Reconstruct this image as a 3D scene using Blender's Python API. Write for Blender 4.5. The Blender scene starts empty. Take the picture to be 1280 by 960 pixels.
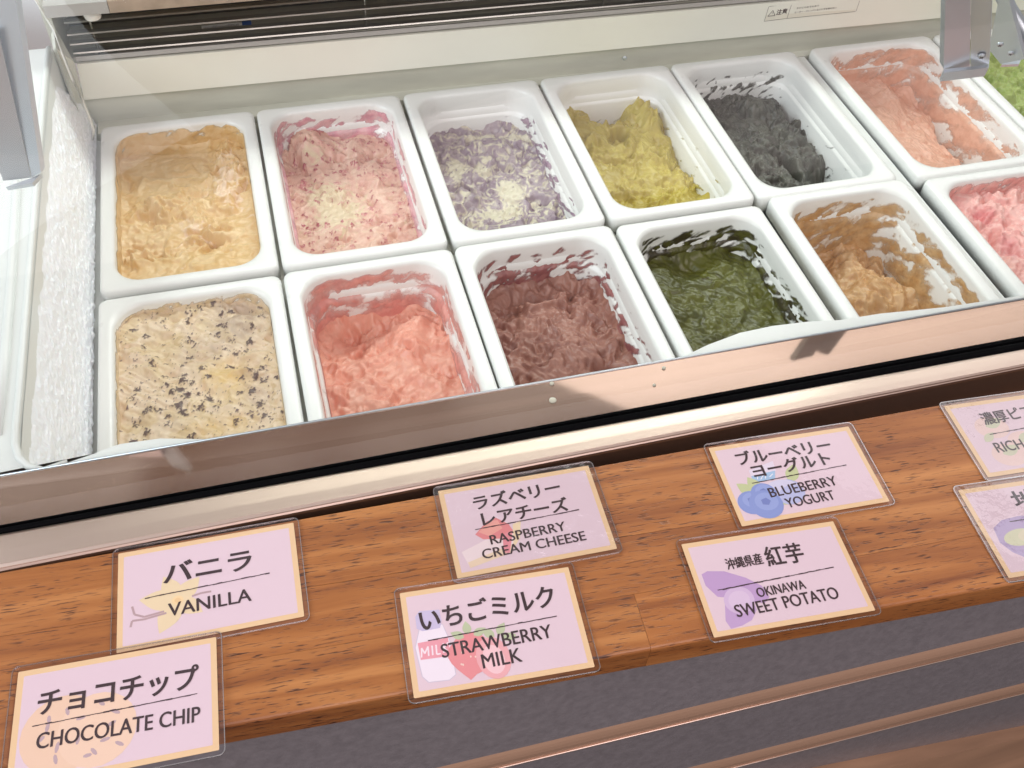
import bpy, bmesh, math, random
import numpy as np
from mathutils import Vector, Matrix

# ------------------------------------------------------------------ camera, world, lamps, exposure
SC = bpy.context.scene
COL = SC.collection
CAM_POS = np.array([0.17301353, -0.94534847, 0.62367814])
CAM_EUL = [math.radians(a) for a in (40.16959365, -2.55993895, -14.99441611)]
FPX = 1199.99                                   # focal length in pixels of a 1280 px wide picture
cam_d = bpy.data.cameras.new('camera'); cam = bpy.data.objects.new('camera', cam_d); COL.objects.link(cam)
cam.location = CAM_POS; cam.rotation_euler = CAM_EUL
cam_d.sensor_width = 36; cam_d.lens = 36 * FPX / 1280; cam_d.clip_start = .01; cam_d.clip_end = 50
SC.camera = cam
SC.render.resolution_x = 1024; SC.render.resolution_y = 768

W = bpy.data.worlds.new('World'); SC.world = W; W.use_nodes = True
W.node_tree.nodes['Background'].inputs[0].default_value = (.80, .78, .77, 1)
W.node_tree.nodes['Background'].inputs[1].default_value = .52
_N = W.node_tree.nodes; _L = W.node_tree.links             # invented surroundings: brown and pale noise all round, made for the reflections
_t = _N.new('ShaderNodeTexCoord'); _n = _N.new('ShaderNodeTexNoise'); _n.inputs['Scale'].default_value = 3.6; _n.inputs['Detail'].default_value = 1.5
_n.inputs['Distortion'].default_value = .4
_r = _N.new('ShaderNodeValToRGB'); _e = _r.color_ramp.elements
_e[0].position = .42; _e[0].color = (.50, .38, .33, 1); _e[1].position = .56; _e[1].color = (1.0, .98, 1.02, 1)
_k = _e.new(.49); _k.color = (.62, .54, .54, 1)
_L.new(_t.outputs['Generated'], _n.inputs[0]); _L.new(_n.outputs[0], _r.inputs[0]); _L.new(_r.outputs[0], _N['Background'].inputs[0])
SC.view_settings.view_transform = 'Standard'; SC.view_settings.look = 'None'
SC.view_settings.exposure = .12; SC.view_settings.gamma = 1
SC.cycles.max_bounces = 7; SC.cycles.transparent_max_bounces = 12; SC.cycles.caustics_reflective = False
SC.cycles.caustics_refractive = False

def area(name, loc, aim, sx, sy, power, color):
    l = bpy.data.lights.new(name, 'AREA'); l.shape = 'RECTANGLE'; l.size = sx; l.size_y = sy
    l.energy = power; l.color = color
    o = bpy.data.objects.new(name, l); COL.objects.link(o); o.location = loc
    o.rotation_euler = (Vector(aim) - Vector(loc)).to_track_quat('-Z', 'Y').to_euler()
    return o
area('display_case_lamp', (.55, .20, .62), (.50, -.25, 0), 1.1, .12, 4.2, (.93, 1, .92))
area('daylight_from_the_left', (-1.7, -.45, 1.35), (.15, -.25, 0), 1.5, 1.3, 38, (.86, .93, 1))
area('pink_card_light', (.55, -2.0, 1.9), (.35, -.55, .1), 1.9, 1.2, 24, (1, .84, .86))  # unseen lamp added for the pinkish light on the cards
area('back_reflection_light', (1.9, 1.1, 1.5), (.5, -.4, .05), 2.0, 1.7, 13, (.97, .97, 1))  # unseen area light added at the back for pale reflections on the ledge

# ------------------------------------------------------------------ pixel <-> place
def _R(e):
    a, b, c = e
    ca, sa, cb, sb, cc, sc = math.cos(a), math.sin(a), math.cos(b), math.sin(b), math.cos(c), math.sin(c)
    return (np.array([[cc, -sc, 0], [sc, cc, 0], [0, 0, 1]]) @ np.array([[cb, 0, sb], [0, 1, 0], [-sb, 0, cb]])
            @ np.array([[1, 0, 0], [0, ca, -sa], [0, sa, ca]]))
RM = _R(CAM_EUL)
def ray(u, v): return RM @ np.array([(u - 640) / FPX, -(v - 480) / FPX, -1.])
def atz(u, v, z):
    d = ray(u, v); return CAM_POS + d * ((z - CAM_POS[2]) / d[2])
def aty(u, v, y):
    d = ray(u, v); return CAM_POS + d * ((y - CAM_POS[1]) / d[1])
def atplane(u, v, p0, n):
    d = ray(u, v); return CAM_POS + d * (np.dot(np.array(p0) - CAM_POS, n) / np.dot(d, n))

# ------------------------------------------------------------------ noise (numpy)
def _grads(seed):
    r = np.random.RandomState(seed); a = r.rand(4096) * 2 * math.pi
    return np.cos(a), np.sin(a), r.permutation(4096)
_G = {}
def perlin(x, y, seed=0):
    if seed not in _G: _G[seed] = _grads(seed)
    gx, gy, pm = _G[seed]
    xi = np.floor(x).astype(np.int64); yi = np.floor(y).astype(np.int64)
    xf = x - xi; yf = y - yi
    u = xf * xf * xf * (xf * (xf * 6 - 15) + 10); v = yf * yf * yf * (yf * (yf * 6 - 15) + 10)
    def g(ix, iy, dx, dy):
        h = pm[(pm[ix & 4095] + iy) & 4095]; return gx[h] * dx + gy[h] * dy
    a = g(xi, yi, xf, yf); b = g(xi + 1, yi, xf - 1, yf)
    c = g(xi, yi + 1, xf, yf - 1); d = g(xi + 1, yi + 1, xf - 1, yf - 1)
    return ((a + (b - a) * u) * (1 - v) + (c + (d - c) * u) * v) * 1.5
def fbm(x, y, seed=0, oct=4, gain=.5):
    s = 0; a = 1.; t = 0
    for k in range(oct):
        s = s + a * perlin(x * 2 ** k + 17.3 * k, y * 2 ** k - 9.1 * k, seed + k); t += a; a *= gain
    return s / t * 1.3
def ridge(x, y, seed=0, oct=3):
    s = 0; a = 1.; t = 0
    for k in range(oct):
        s = s + a * (1 - 2.2 * np.abs(perlin(x * 2 ** k, y * 2 ** k, seed + k))); t += a; a *= .5
    return s / t
def sstep(a, b, x):
    t = np.clip((x - a) / (b - a), 0, 1); return t * t * (3 - 2 * t)
def worley(x, y, seed):
    """distance to the nearest jittered cell point and a random number of that point"""
    if seed not in _G: _G[seed] = _grads(seed)
    _, _, pm = _G[seed]
    xi = np.floor(x).astype(np.int64); yi = np.floor(y).astype(np.int64)
    best = np.full(x.shape, 9.); rid = np.zeros(x.shape)
    for dx in (-1, 0, 1):
        for dy in (-1, 0, 1):
            cx = xi + dx; cy = yi + dy
            h = pm[(pm[cx & 4095] + cy) & 4095]
            px = cx + ((h * 7919) % 4096) / 4096.; py = cy + ((h * 104729) % 4096) / 4096.
            d = np.hypot(x - px, y - py); m = d < best
            best = np.where(m, d, best); rid = np.where(m, ((h * 31337) % 4096) / 4096., rid)
    return best, rid

# ------------------------------------------------------------------ materials
def lin(c):
    return tuple(((v / 255) / 12.92 if v / 255 <= .04045 else ((v / 255 + .055) / 1.055) ** 2.4) for v in c)
def mat(name, col=(200, 200, 200), rough=.5, metal=0., bump=0., bscale=200., coat=0., var=0., vscale=8., attr=None,
        sss=0., spec=.5, rvar=0., stretch=None):
    m = bpy.data.materials.new(name); m.use_nodes = True; nt = m.node_tree; N = nt.nodes; L = nt.links
    b = N['Principled BSDF']
    c = (*lin(col), 1)
    b.inputs['Base Color'].default_value = c; b.inputs['Roughness'].default_value = rough
    b.inputs['Metallic'].default_value = metal; b.inputs['Coat Weight'].default_value = coat
    b.inputs['Coat Roughness'].default_value = .12; b.inputs['Specular IOR Level'].default_value = spec
    tc = N.new('ShaderNodeTexCoord'); src = tc.outputs['Object']
    if stretch:
        mp = N.new('ShaderNodeMapping'); mp.inputs['Scale'].default_value = stretch; L.new(src, mp.inputs[0]); src = mp.outputs[0]
    if attr:
        at = N.new('ShaderNodeAttribute'); at.attribute_name = attr; L.new(at.outputs['Color'], b.inputs['Base Color'])
    if var or rvar:
        n = N.new('ShaderNodeTexNoise'); n.inputs['Scale'].default_value = vscale; n.inputs['Detail'].default_value = 6
        L.new(src, n.inputs[0])
        if var and not attr:
            mx = N.new('ShaderNodeMix'); mx.data_type = 'RGBA'; mx.blend_type = 'MULTIPLY'
            mx.inputs[0].default_value = 1; mx.inputs[6].default_value = c
            rp = N.new('ShaderNodeMapRange'); rp.inputs[1].default_value = .3; rp.inputs[2].default_value = .7
            rp.inputs[3].default_value = 1 - var; rp.inputs[4].default_value = 1 + var * .3
            L.new(n.outputs[0], rp.inputs[0]); L.new(rp.outputs[0], mx.inputs[7]); L.new(mx.outputs[2], b.inputs['Base Color'])
        if rvar:
            r2 = N.new('ShaderNodeMapRange'); r2.inputs[3].default_value = max(0.02, rough - rvar); r2.inputs[4].default_value = rough + rvar
            L.new(n.outputs[0], r2.inputs[0]); L.new(r2.outputs[0], b.inputs['Roughness'])
    if bump:
        n2 = N.new('ShaderNodeTexNoise'); n2.inputs['Scale'].default_value = bscale; n2.inputs['Detail'].default_value = 5
        L.new(src, n2.inputs[0]); bp = N.new('ShaderNodeBump'); bp.inputs['Strength'].default_value = bump
        bp.inputs['Distance'].default_value = .001
        L.new(n2.outputs[0], bp.inputs['Height']); L.new(bp.outputs[0], b.inputs['Normal'])
    if sss:
        b.inputs['Subsurface Weight'].default_value = sss; b.inputs['Subsurface Radius'].default_value = (1, .6, .4)
        b.inputs['Subsurface Scale'].default_value = .004
    return m

def glassy(name, refl=.05, edge=.6, tint=(1, 1, 1), rough=0., bump=0., bscale=60., bmask=False):
    m = bpy.data.materials.new(name); m.use_nodes = True; nt = m.node_tree; N = nt.nodes; L = nt.links
    N.remove(N['Principled BSDF']); out = N['Material Output']
    tr = N.new('ShaderNodeBsdfTransparent'); tr.inputs[0].default_value = (*tint, 1)
    gl = N.new('ShaderNodeBsdfGlossy'); gl.inputs['Roughness'].default_value = rough
    lw = N.new('ShaderNodeLayerWeight'); lw.inputs[0].default_value = .5
    pw = N.new('ShaderNodeMath'); pw.operation = 'POWER'; pw.inputs[1].default_value = 3.2
    ma = N.new('ShaderNodeMath'); ma.operation = 'MULTIPLY_ADD'; ma.inputs[1].default_value = edge; ma.inputs[2].default_value = refl
    mx = N.new('ShaderNodeMixShader')
    L.new(lw.outputs['Facing'], pw.inputs[0]); L.new(pw.outputs[0], ma.inputs[0]); L.new(ma.outputs[0], mx.inputs[0])
    L.new(tr.outputs[0], mx.inputs[1]); L.new(gl.outputs[0], mx.inputs[2]); L.new(mx.outputs[0], out.inputs[0])
    if bump:
        tc = N.new('ShaderNodeTexCoord'); n = N.new('ShaderNodeTexNoise'); n.inputs['Scale'].default_value = bscale
        n.inputs['Detail'].default_value = 3; L.new(tc.outputs['Object'], n.inputs[0])
        bp = N.new('ShaderNodeBump'); bp.inputs['Strength'].default_value = bump; bp.inputs['Distance'].default_value = .0012
        n3 = N.new('ShaderNodeTexNoise'); n3.inputs['Scale'].default_value = 24; n3.inputs['Detail'].default_value = 2; L.new(tc.outputs['Object'], n3.inputs[0])
        m3 = N.new('ShaderNodeMapRange'); m3.inputs[1].default_value = .50; m3.inputs[2].default_value = .60; m3.inputs[3].default_value = .06; m3.inputs[4].default_value = bump
        L.new(n3.outputs[0], m3.inputs[0]); L.new(m3.outputs[0], bp.inputs['Strength'])
        L.new(n.outputs[0], bp.inputs['Height']); L.new(bp.outputs[0], gl.inputs['Normal'])
    return m

def wood_mat(name='oiled_acacia_wood'):
    m = bpy.data.materials.new(name); m.use_nodes = True; nt = m.node_tree; N = nt.nodes; L = nt.links
    b = N['Principled BSDF']; tc = N.new('ShaderNodeTexCoord'); oi = N.new('ShaderNodeObjectInfo')
    off = N.new('ShaderNodeVectorMath'); off.operation = 'ADD'
    cmb = N.new('ShaderNodeCombineXYZ')
    mul = N.new('ShaderNodeMath'); mul.operation = 'MULTIPLY'; mul.inputs[1].default_value = 37.
    L.new(oi.outputs['Random'], mul.inputs[0]); L.new(mul.outputs[0], cmb.inputs[0]); L.new(mul.outputs[0], cmb.inputs[1])
    L.new(tc.outputs['Object'], off.inputs[0]); L.new(cmb.outputs[0], off.inputs[1])
    def noise(scale, sc3, detail=5, dist=0., rough=.55):
        mp = N.new('ShaderNodeMapping'); mp.inputs['Scale'].default_value = sc3; L.new(off.outputs[0], mp.inputs[0])
        n = N.new('ShaderNodeTexNoise'); n.inputs['Scale'].default_value = scale; n.inputs['Detail'].default_value = detail
        n.inputs['Distortion'].default_value = dist; n.inputs['Roughness'].default_value = rough
        L.new(mp.outputs[0], n.inputs[0]); return n
    g = noise(40, (.09, 1.5, 1), 8, .8)
    cr = N.new('ShaderNodeValToRGB'); e = cr.color_ramp.elements
    e[0].position = .28; e[0].color = (*lin((120, 68, 38)), 1); e[1].position = .74; e[1].color = (*lin((190, 132, 82)), 1)
    k = e.new(.5); k.color = (*lin((160, 102, 58)), 1)
    L.new(g.outputs[0], cr.inputs[0])
    pores = noise(820, (.11, 1.0, 1), 2, .2, .5)
    pr = N.new('ShaderNodeMapRange'); pr.inputs[1].default_value = .56; pr.inputs[2].default_value = .66; pr.inputs[3].default_value = 0; pr.inputs[4].default_value = 1
    L.new(pores.outputs[0], pr.inputs[0])
    pm = noise(40, (.5, 1.2, 1), 2)
    pmr = N.new('ShaderNodeMapRange'); pmr.inputs[1].default_value = .34; pmr.inputs[2].default_value = .6; L.new(pm.outputs[0], pmr.inputs[0])
    pp = N.new('ShaderNodeMath'); pp.operation = 'MULTIPLY'; L.new(pr.outputs[0], pp.inputs[0]); L.new(pmr.outputs[0], pp.inputs[1])
    pk = N.new('ShaderNodeMath'); pk.operation = 'MULTIPLY'; pk.inputs[1].default_value = .95; L.new(pp.outputs[0], pk.inputs[0])
    mx = N.new('ShaderNodeMix'); mx.data_type = 'RGBA'; mx.inputs[7].default_value = (*lin((62, 28, 14)), 1)
    L.new(pk.outputs[0], mx.inputs[0]); L.new(cr.outputs[0], mx.inputs[6])
    hs = N.new('ShaderNodeHueSaturation'); hs.inputs['Saturation'].default_value = 1.04
    hm = N.new('ShaderNodeMapRange'); hm.inputs[3].default_value = .97; hm.inputs[4].default_value = 1.08
    L.new(oi.outputs['Random'], hm.inputs[0]); L.new(hm.outputs[0], hs.inputs['Value']); L.new(mx.outputs[2], hs.inputs['Color'])
    L.new(hs.outputs[0], b.inputs['Base Color'])
    b.inputs['Roughness'].default_value = .38; b.inputs['Coat Weight'].default_value = .25; b.inputs['Coat Roughness'].default_value = .3
    bp = N.new('ShaderNodeBump'); bp.inputs['Strength'].default_value = .35; bp.inputs['Distance'].default_value = .0006; bp.invert = True
    ad = N.new('ShaderNodeMath'); ad.operation = 'MULTIPLY_ADD'; ad.inputs[1].default_value = -.5
    L.new(g.outputs[0], ad.inputs[0]); L.new(pp.outputs[0], ad.inputs[2])
    L.new(ad.outputs[0], bp.inputs['Height']); L.new(bp.outputs[0], b.inputs['Normal'])
    return m

def film_mat(*a, **k):
    m = mat(*a, **k); nt = m.node_tree; b = nt.nodes['Principled BSDF']
    at = [n for n in nt.nodes if n.type == 'ATTRIBUTE'][0]; nt.links.new(at.outputs['Alpha'], b.inputs['Alpha']); return m
M = dict(
    tub=mat('white_plastic', (233, 235, 233), .30, bump=.06, bscale=90, var=.03, vscale=14, rvar=.08),
    liner=mat('white_cabinet_liner', (226, 230, 228), .34, var=.06, vscale=9, bump=.05, bscale=60),
    panel=mat('cream_enamel_panel', (244, 245, 234), .42, var=.05, vscale=5, bump=.05, bscale=120),
    wall=mat('grey_liner_wall', (212, 213, 201), .45, var=.18, vscale=7, stretch=(1, 4, 6)),
    dark=mat('dark_well_bottom', (46, 42, 40), .7, var=.3, vscale=20),
    steel=mat('brushed_steel', (196, 204, 212), .40, 1., bump=.05, bscale=500, stretch=(.05, 1, 1), rvar=.06),
    bar=mat('satin_aluminium', (226, 204, 190), .36, 1., bump=.04, bscale=500, stretch=(.03, 1, 1), rvar=.05),
    mirror=mat('polished_ledge', (206, 174, 156), .05, 1., bump=.012, bscale=14, rvar=.03, var=.12, vscale=5),  # colour noise stands in for patchy reflections on the ledge
    rubber=mat('black_rubber', (7, 7, 9), .7, spec=.05),
    shadow=mat('gap_shade_brown', (120, 94, 78), .5, .6),  # dark brown painted as the shade in the gap behind the shelf
    slat=mat('grille_metal', (184, 184, 178), .3, .9),
    vent=mat('vent_interior', (92, 93, 86), .6, var=.4, vscale=12),
    stone=mat('brown_speckled_deck', (176, 158, 140), .25, var=.35, vscale=38),
    greydeck=mat('grey_deck_end', (176, 174, 170), .3),
    plug=mat('white_plug', (240, 240, 236), .35),
    wire=mat('white_cable', (232, 232, 224), .4),
    print=mat('ink', (58, 40, 44), .6),
    colour=mat('printed_colour', rough=.6, attr='Col'),
    border=mat('card_border_print', (234, 200, 154), .55),
    paper=mat('card_paper', (226, 203, 211), .55),
    grey=mat('grey_siding', (146, 141, 145), .42, .25, bump=.35, bscale=420, var=.16, vscale=160, rvar=.05),
    lip=mat('siding_lip', (214, 174, 146), .42, .5, bump=.1, bscale=300, var=.1, vscale=30, stretch=(.1, 1, 1)),  # pale brown stands for the reflections along the foot of each board
    floorwood=mat('pale_floor_board', (178, 140, 112), .5, var=.3, vscale=30, stretch=(.06, 1.5, 1)),
    frost=mat('frost', (246, 249, 254), .7, bump=.3, bscale=420, sss=.1),
    ice=mat('gelato', rough=.36, attr='Col', bump=.12, bscale=420, sss=.05, rvar=.1, vscale=60),
    smear=film_mat('gelato_smear', rough=.36, attr='Col', bump=.25, bscale=520),
    wood=wood_mat(),
    rim=glassy('laminate_edge_plastic', .5, .5, (1, .97, .97), .15),
    pane=glassy('clear_glass', .012, .30, (.985, .995, .985)),
    film=glassy('laminate_film', .035, .6, (.985, .975, .985), .04, .25, 55),
    filmc=glassy('crinkled_laminate_film', .09, .9, (.985, .975, .985), .05, .9, 130),
    spot=mat('dried_drop', (200, 196, 180), .3),
    blue=mat('blue_sticker', (40, 90, 170), .4),
)

# ------------------------------------------------------------------ object helpers
def tag(o, label=None, cat=None, group=None, kind=None):
    for k, v in (('label', label), ('category', cat), ('group', group), ('kind', kind)):
        if v: o[k] = v
    return o
def empty(name, loc=(0, 0, 0), rz=0.):
    o = bpy.data.objects.new(name, None); COL.objects.link(o); o.location = loc; o.rotation_euler = (0, 0, rz)
    o.empty_display_size = .02
    return o
def link(name, me, material=None, parent=None, loc=None):
    if material is not None: me.materials.append(material)
    o = bpy.data.objects.new(name, me); COL.objects.link(o)
    if parent is not None: o.parent = parent
    if loc is not None: o.location = loc
    return o
def mesh(name, V, F, material=None, parent=None, smooth=False, loc=None, colors=None):
    me = bpy.data.meshes.new(name); me.from_pydata([tuple(map(float, v)) for v in V], [], [tuple(f) for f in F]); me.update()
    if smooth: me.shade_smooth()
    if colors is not None:
        a = me.color_attributes.new('Col', 'FLOAT_COLOR', 'POINT')
        a.data.foreach_set('color', np.asarray(colors, dtype=np.float32).ravel())
    return link(name, me, material, parent, loc)
def np_mesh(name, V, F, material, parent=None, colors=None, loc=None):
    """V (n,3), F (m,4) arrays, smooth shaded"""
    used = np.zeros(len(V), bool); used[F.ravel()] = True
    idx = np.cumsum(used) - 1; V = V[used]; F = idx[F]
    if colors is not None: colors = colors[used]
    me = bpy.data.meshes.new(name)
    me.vertices.add(len(V)); me.vertices.foreach_set('co', V.astype(np.float32).ravel())
    me.loops.add(F.size); me.loops.foreach_set('vertex_index', F.astype(np.int32).ravel())
    me.polygons.add(len(F)); me.polygons.foreach_set('loop_start', np.arange(0, F.size, 4, dtype=np.int32))
    me.update(calc_edges=True); me.validate(); me.shade_smooth()
    if colors is not None:
        a = me.color_attributes.new('Col', 'FLOAT_COLOR', 'POINT')
        c = np.ones((len(V), 4), np.float32); c[:, :colors.shape[1]] = colors; a.data.foreach_set('color', c.ravel())
    return link(name, me, material, parent, loc)
def bm_obj(name, bm, material, parent=None, loc=None, smooth=False, bevel=0., seg=2):
    if bevel: bmesh.ops.bevel(bm, geom=[e for e in bm.edges if e.calc_face_angle(0) > .5], offset=bevel, segments=seg, affect='EDGES', profile=.6)
    bmesh.ops.recalc_face_normals(bm, faces=bm.faces)
    me = bpy.data.meshes.new(name); bm.to_mesh(me); bm.free()
    if smooth: me.shade_smooth()
    return link(name, me, material, parent, loc)
def hexa(P):
    """closed box from 8 points: 4 lower, 4 upper (same order)"""
    bm = bmesh.new(); v = [bm.verts.new(tuple(map(float, p))) for p in P]
    for f in ((3, 2, 1, 0), (4, 5, 6, 7), (0, 1, 5, 4), (1, 2, 6, 5), (2, 3, 7, 6), (3, 0, 4, 7)): bm.faces.new([v[i] for i in f])
    return bm
def box(x0, x1, y0, y1, z0, z1):
    return hexa([(x0, y0, z0), (x1, y0, z0), (x1, y1, z0), (x0, y1, z0), (x0, y0, z1), (x1, y0, z1), (x1, y1, z1), (x0, y1, z1)])
def sweep(prof_list, closed=True, caps=True):
    """list of cross-sections (same point count) joined into a skin"""
    bm = bmesh.new(); R = [[bm.verts.new(tuple(map(float, p))) for p in pr] for pr in prof_list]
    n = len(R[0])
    for a, b in zip(R, R[1:]):
        for i in range(n if closed else n - 1):
            j = (i + 1) % n; bm.faces.new((a[i], a[j], b[j], b[i]))
    if closed and caps: bm.faces.new(R[0][::-1]); bm.faces.new(R[-1])
    return bm
def tube(name, pts, r, material, parent=None, n=8):
    pts = [Vector(p) for p in pts]; secs = []
    for i, p in enumerate(pts):
        t = (pts[min(i + 1, len(pts) - 1)] - pts[max(i - 1, 0)]).normalized()
        up = Vector((0, 0, 1)) if abs(t.z) < .9 else Vector((0, 1, 0))
        a = t.cross(up).normalized(); b = t.cross(a)
        secs.append([p + a * r * math.cos(k * 2 * math.pi / n) + b * r * math.sin(k * 2 * math.pi / n) for k in range(n)])
    return bm_obj(name, sweep(secs), material, parent, smooth=True)
def lathe(name, prof, loc, axis, material, parent=None, n=20):
    q = Vector((0, 0, 1)).rotation_difference(Vector(axis).normalized())
    secs = [[Vector(loc) + q @ Vector((r * math.cos(k * 2 * math.pi / n), r * math.sin(k * 2 * math.pi / n), h)) for k in range(n)] for r, h in prof]
    return bm_obj(name, sweep(secs), material, parent, smooth=False)

# ------------------------------------------------------------------ the display case (setting)
GZ = .09                                         # height of the flange above the tub rims
xs_line = lambda pts, z, n=2: [atz(u, v, z) for u, v in pts]

# dark bottom of the well
o = bm_obj('well_floor', box(-.03, 1.6, -.56, .05, -.19, -.18), M['dark']); tag(o, kind='structure')
# back wall of the well under the panel
pbL, pbR = atz(105, 125, .02), atz(1180, 22, .02)
def onl(a, b, x): t = (x - a[0]) / (b[0] - a[0]); return a + (b - a) * t
PB0, PB1 = onl(pbL, pbR, pbL[0]), onl(pbL, pbR, 1.45)
ptL, ptR = atz(96, 80.5, .06), atz(840, 14.5, .06)
PT0, PT1 = onl(ptL, ptR, ptL[0]), onl(ptL, ptR, 1.45)
back = empty('display_case_back', (0, 0, 0)); tag(back, kind='structure')
def slab(name, a0, a1, b1, b0, thick, material, parent, bevel=0.):
    """plate with front corners a0 a1 (lower) b1 b0 (upper), thickness backwards"""
    P = [np.array(p, float) for p in (a0, a1, b1, b0)]; n = np.cross(P[1] - P[0], P[3] - P[0]); n /= np.linalg.norm(n)
    if n[1] < 0 or (abs(n[1]) < .2 and n[2] > 0): n = -n
    return bm_obj(name, hexa([*P, *[p + n * thick for p in P]]), material, parent, bevel=bevel)
slab('panel', PB0, PB1, PT1, PT0, .012, M['panel'], back, .0015)
y = .007
slab('well_wall', (-.03, PB0[1] + y, -.05), (1.45, PB1[1] + y, -.05), (1.45, PB1[1] + y, .03), (-.03, PB0[1] + y, .03), .01, M['wall'], back)
# small ledge behind the rims
o = bm_obj('wall_ledge', hexa([(-.005, .006, -.035), (1.45, .006, -.035), (1.45, .04, -.035), (-.005, .04, -.035), (-.005, .006, -.012), (1.45, .002, -.012), (1.45, .04, -.012), (-.005, .04, -.012)]), M['wall'], back, bevel=.002)
# trim above the panel
slab('top_trim', PT0 + [0, .001, .0025], PT1 + [0, .001, .0025], PT1 + [0, .003, .0065], PT0 + [0, .003, .0065], .02, M['greydeck'], back, .001)
# vent box behind the grille
vx0 = ptL[0] - .006
bm = box(vx0 - .02, 1.45, .11, .12, .04, .25); bm_obj('vent_back', bm, M['vent'], back)
bm = box(vx0 - .02, 1.45, .045, .11, .05, .056); bm_obj('vent_sill', bm, M['wall'], back)
bm = box(vx0 - .012, vx0 - .004, .03, .11, .055, .22); bm_obj('vent_end', bm, M['wall'], back)
# screws under the panel lip
for u, v in ((143, 123), (597, 75), (782, 75), (988, 34)):
    p = atz(u, v, .014)
    lathe('screw', [(.0028, 0), (.0028, .0012), (.0016, .002), (.0002, .0022)], p + np.array([0, .0045, 0]), (0, -1, 0), M['steel'], back, 10)

# grille: a thing of long metal slats and upright wires
gr = empty('air_grille', (ptL[0], .04, .06)); tag(gr, 'grey air grille of long horizontal slats behind the cream panel', 'grille')
GO = np.array([ptL[0], .04, .06])
sl = [(80, 29), (84, 44), (88, 56), (92, 67), (96, 75)]
for i, (u, v) in enumerate(sl):
    a = aty(u, v, .036 + .002 * i); b = aty(u + 760, v - 760 * .0880, .036 + .002 * i)
    b = onl(a, b, 1.45)
    for_prof = []
    for q in (a, b):
        q = q - GO
        for_prof.append([q + np.array(d) for d in ((0, -.0016, 0), (0, -.0006, .0012), (0, .0055, .0018), (0, .0055, .0004), (0, 0, -.0012))])
    bm_obj('slat', sweep(for_prof), M['slat'], gr)
for u in (127, 459, 752, 905):
    v = 77 - (u - 96) * .088
    a = aty(u, v, .047); top = a + np.array([0, 0, .075])
    tube('grille_wire', [a - GO, top - GO], .0012, M['slat'], gr, 6)
# printed sticker inside the vent with a blue end
p = aty(283, 33, .075)
st = empty('label_strip', p); tag(st, 'small white printed strip with a blue end inside the vent', 'label')
w = aty(313, 30, .075)[0] - aty(252, 35, .075)[0]
mesh('strip', [(-w / 2, 0, -.0035), (w / 2, 0, -.0035), (w / 2, 0, .0035), (-w / 2, 0, .0035), (-w / 2, .0004, -.0035), (w / 2, .0004, -.0035), (w / 2, .0004, .0035), (-w / 2, .0004, .0035)],
     [(0, 1, 2, 3), (7, 6, 5, 4), (0, 4, 5, 1), (2, 6, 7, 3)], M['plug'], st)
bm_obj('blue_end', box(w / 2 - .009, w / 2 + .001, -.0008, .0006, -.004, .004), M['blue'], st)
V = []; F = []
rnd = random.Random(4)
for k in range(22):
    x = -w / 2 + .002 + k * (w - .014) / 22; h = rnd.uniform(.001, .0026); n0 = len(V)
    V += [(x, -.0003, -h), (x + .0006, -.0003, -h), (x + .0006, -.0003, h), (x, -.0003, h)]; F.append((n0, n0 + 1, n0 + 2, n0 + 3))
mesh('printed_marks', V, F, M['print'], st)

# deck above the grille, top left
DZ = .13
dk = empty('upper_deck', (0, .03, DZ)); tag(dk, 'brown speckled deck edge above the grille at the top left', 'deck')
def dloc(p): return np.array(p) - np.array([0, .03, DZ])
a, b, c = atz(58, 23, DZ), atz(138, 16.5, DZ), atz(345, -1.5, DZ)
c = onl(b, c, 1.0)
def plate(name, p, q, depth, th, material, parent, bevel=.001):
    p = dloc(p); q = dloc(q)
    return bm_obj(name, hexa([p, q, q + [0, depth, 0], p + [0, depth, 0], p + [0, 0, th], q + [0, 0, th], q + [0, depth, th], p + [0, depth, th]]), material, parent, bevel=bevel)
plate('deck_end', a, b + [-.0005, 0, 0], .25, .012, M['greydeck'], dk)
plate('deck_slab', b, c, .25, .012, M['stone'], dk)
p = atz(115, 21, DZ - .006)
plug = lathe('plug', [(.0075, -.004), (.0085, 0), (.0085, .006)], dloc(p + np.array([0, .006, 0])), (0, 0, 1), M['plug'], dk, 20)

# ---- left side of the well: rib, sloping wall, flange
def P3(u, v, z): return atz(u, v, z)
opening = [(62, 60), (57, 100), (53, 150), (49, 200), (45, 250), (40, 310), (35, 370), (30, 430), (25, 490), (20.5, 535), (20, 556), (25, 572), (37, 583), (55, 588), (85, 578), (118, 567), (135, 560),
           (150, 555), (200, 548), (260, 549), (311, 541.5), (380, 531), (500, 510), (640, 486), (760, 465), (835, 451), (860, 443), (885, 431), (925, 416), (965, 407.5), (1010, 402), (1050, 400), (1100, 392), (1180, 384), (1280, 369), (1400, 350)]
def glassline(u): return 597 - .17344 * u
OP = [P3(u, v, GZ) for u, v in opening]
gl_L, gl_R = P3(0, 597, GZ), P3(1280, 375, GZ)
left = empty('display_case_liner', (0, 0, 0)); tag(left, kind='structure')
# flange: left part to x=-.4, front part to the ledge line
V = []; F = []
for i, p in enumerate(OP):
    u, v = opening[i]
    if i < 11: q = np.array([-.45, p[1], GZ])
    elif i < 16:
        t = (i - 10) / 6; tgt = onl(gl_L, gl_R, -.45 + (p[0] + .45) * t); q = tgt
    else: q = onl(gl_L, gl_R, p[0])
    if i >= 11 and q[1] > p[1] - .0004: q = np.array([q[0], p[1] - .0004, q[2]])
    V += [p, q]
n = len(OP)
for i in range(n - 1): F.append((2 * i, 2 * i + 2, 2 * i + 3, 2 * i + 1))
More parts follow.
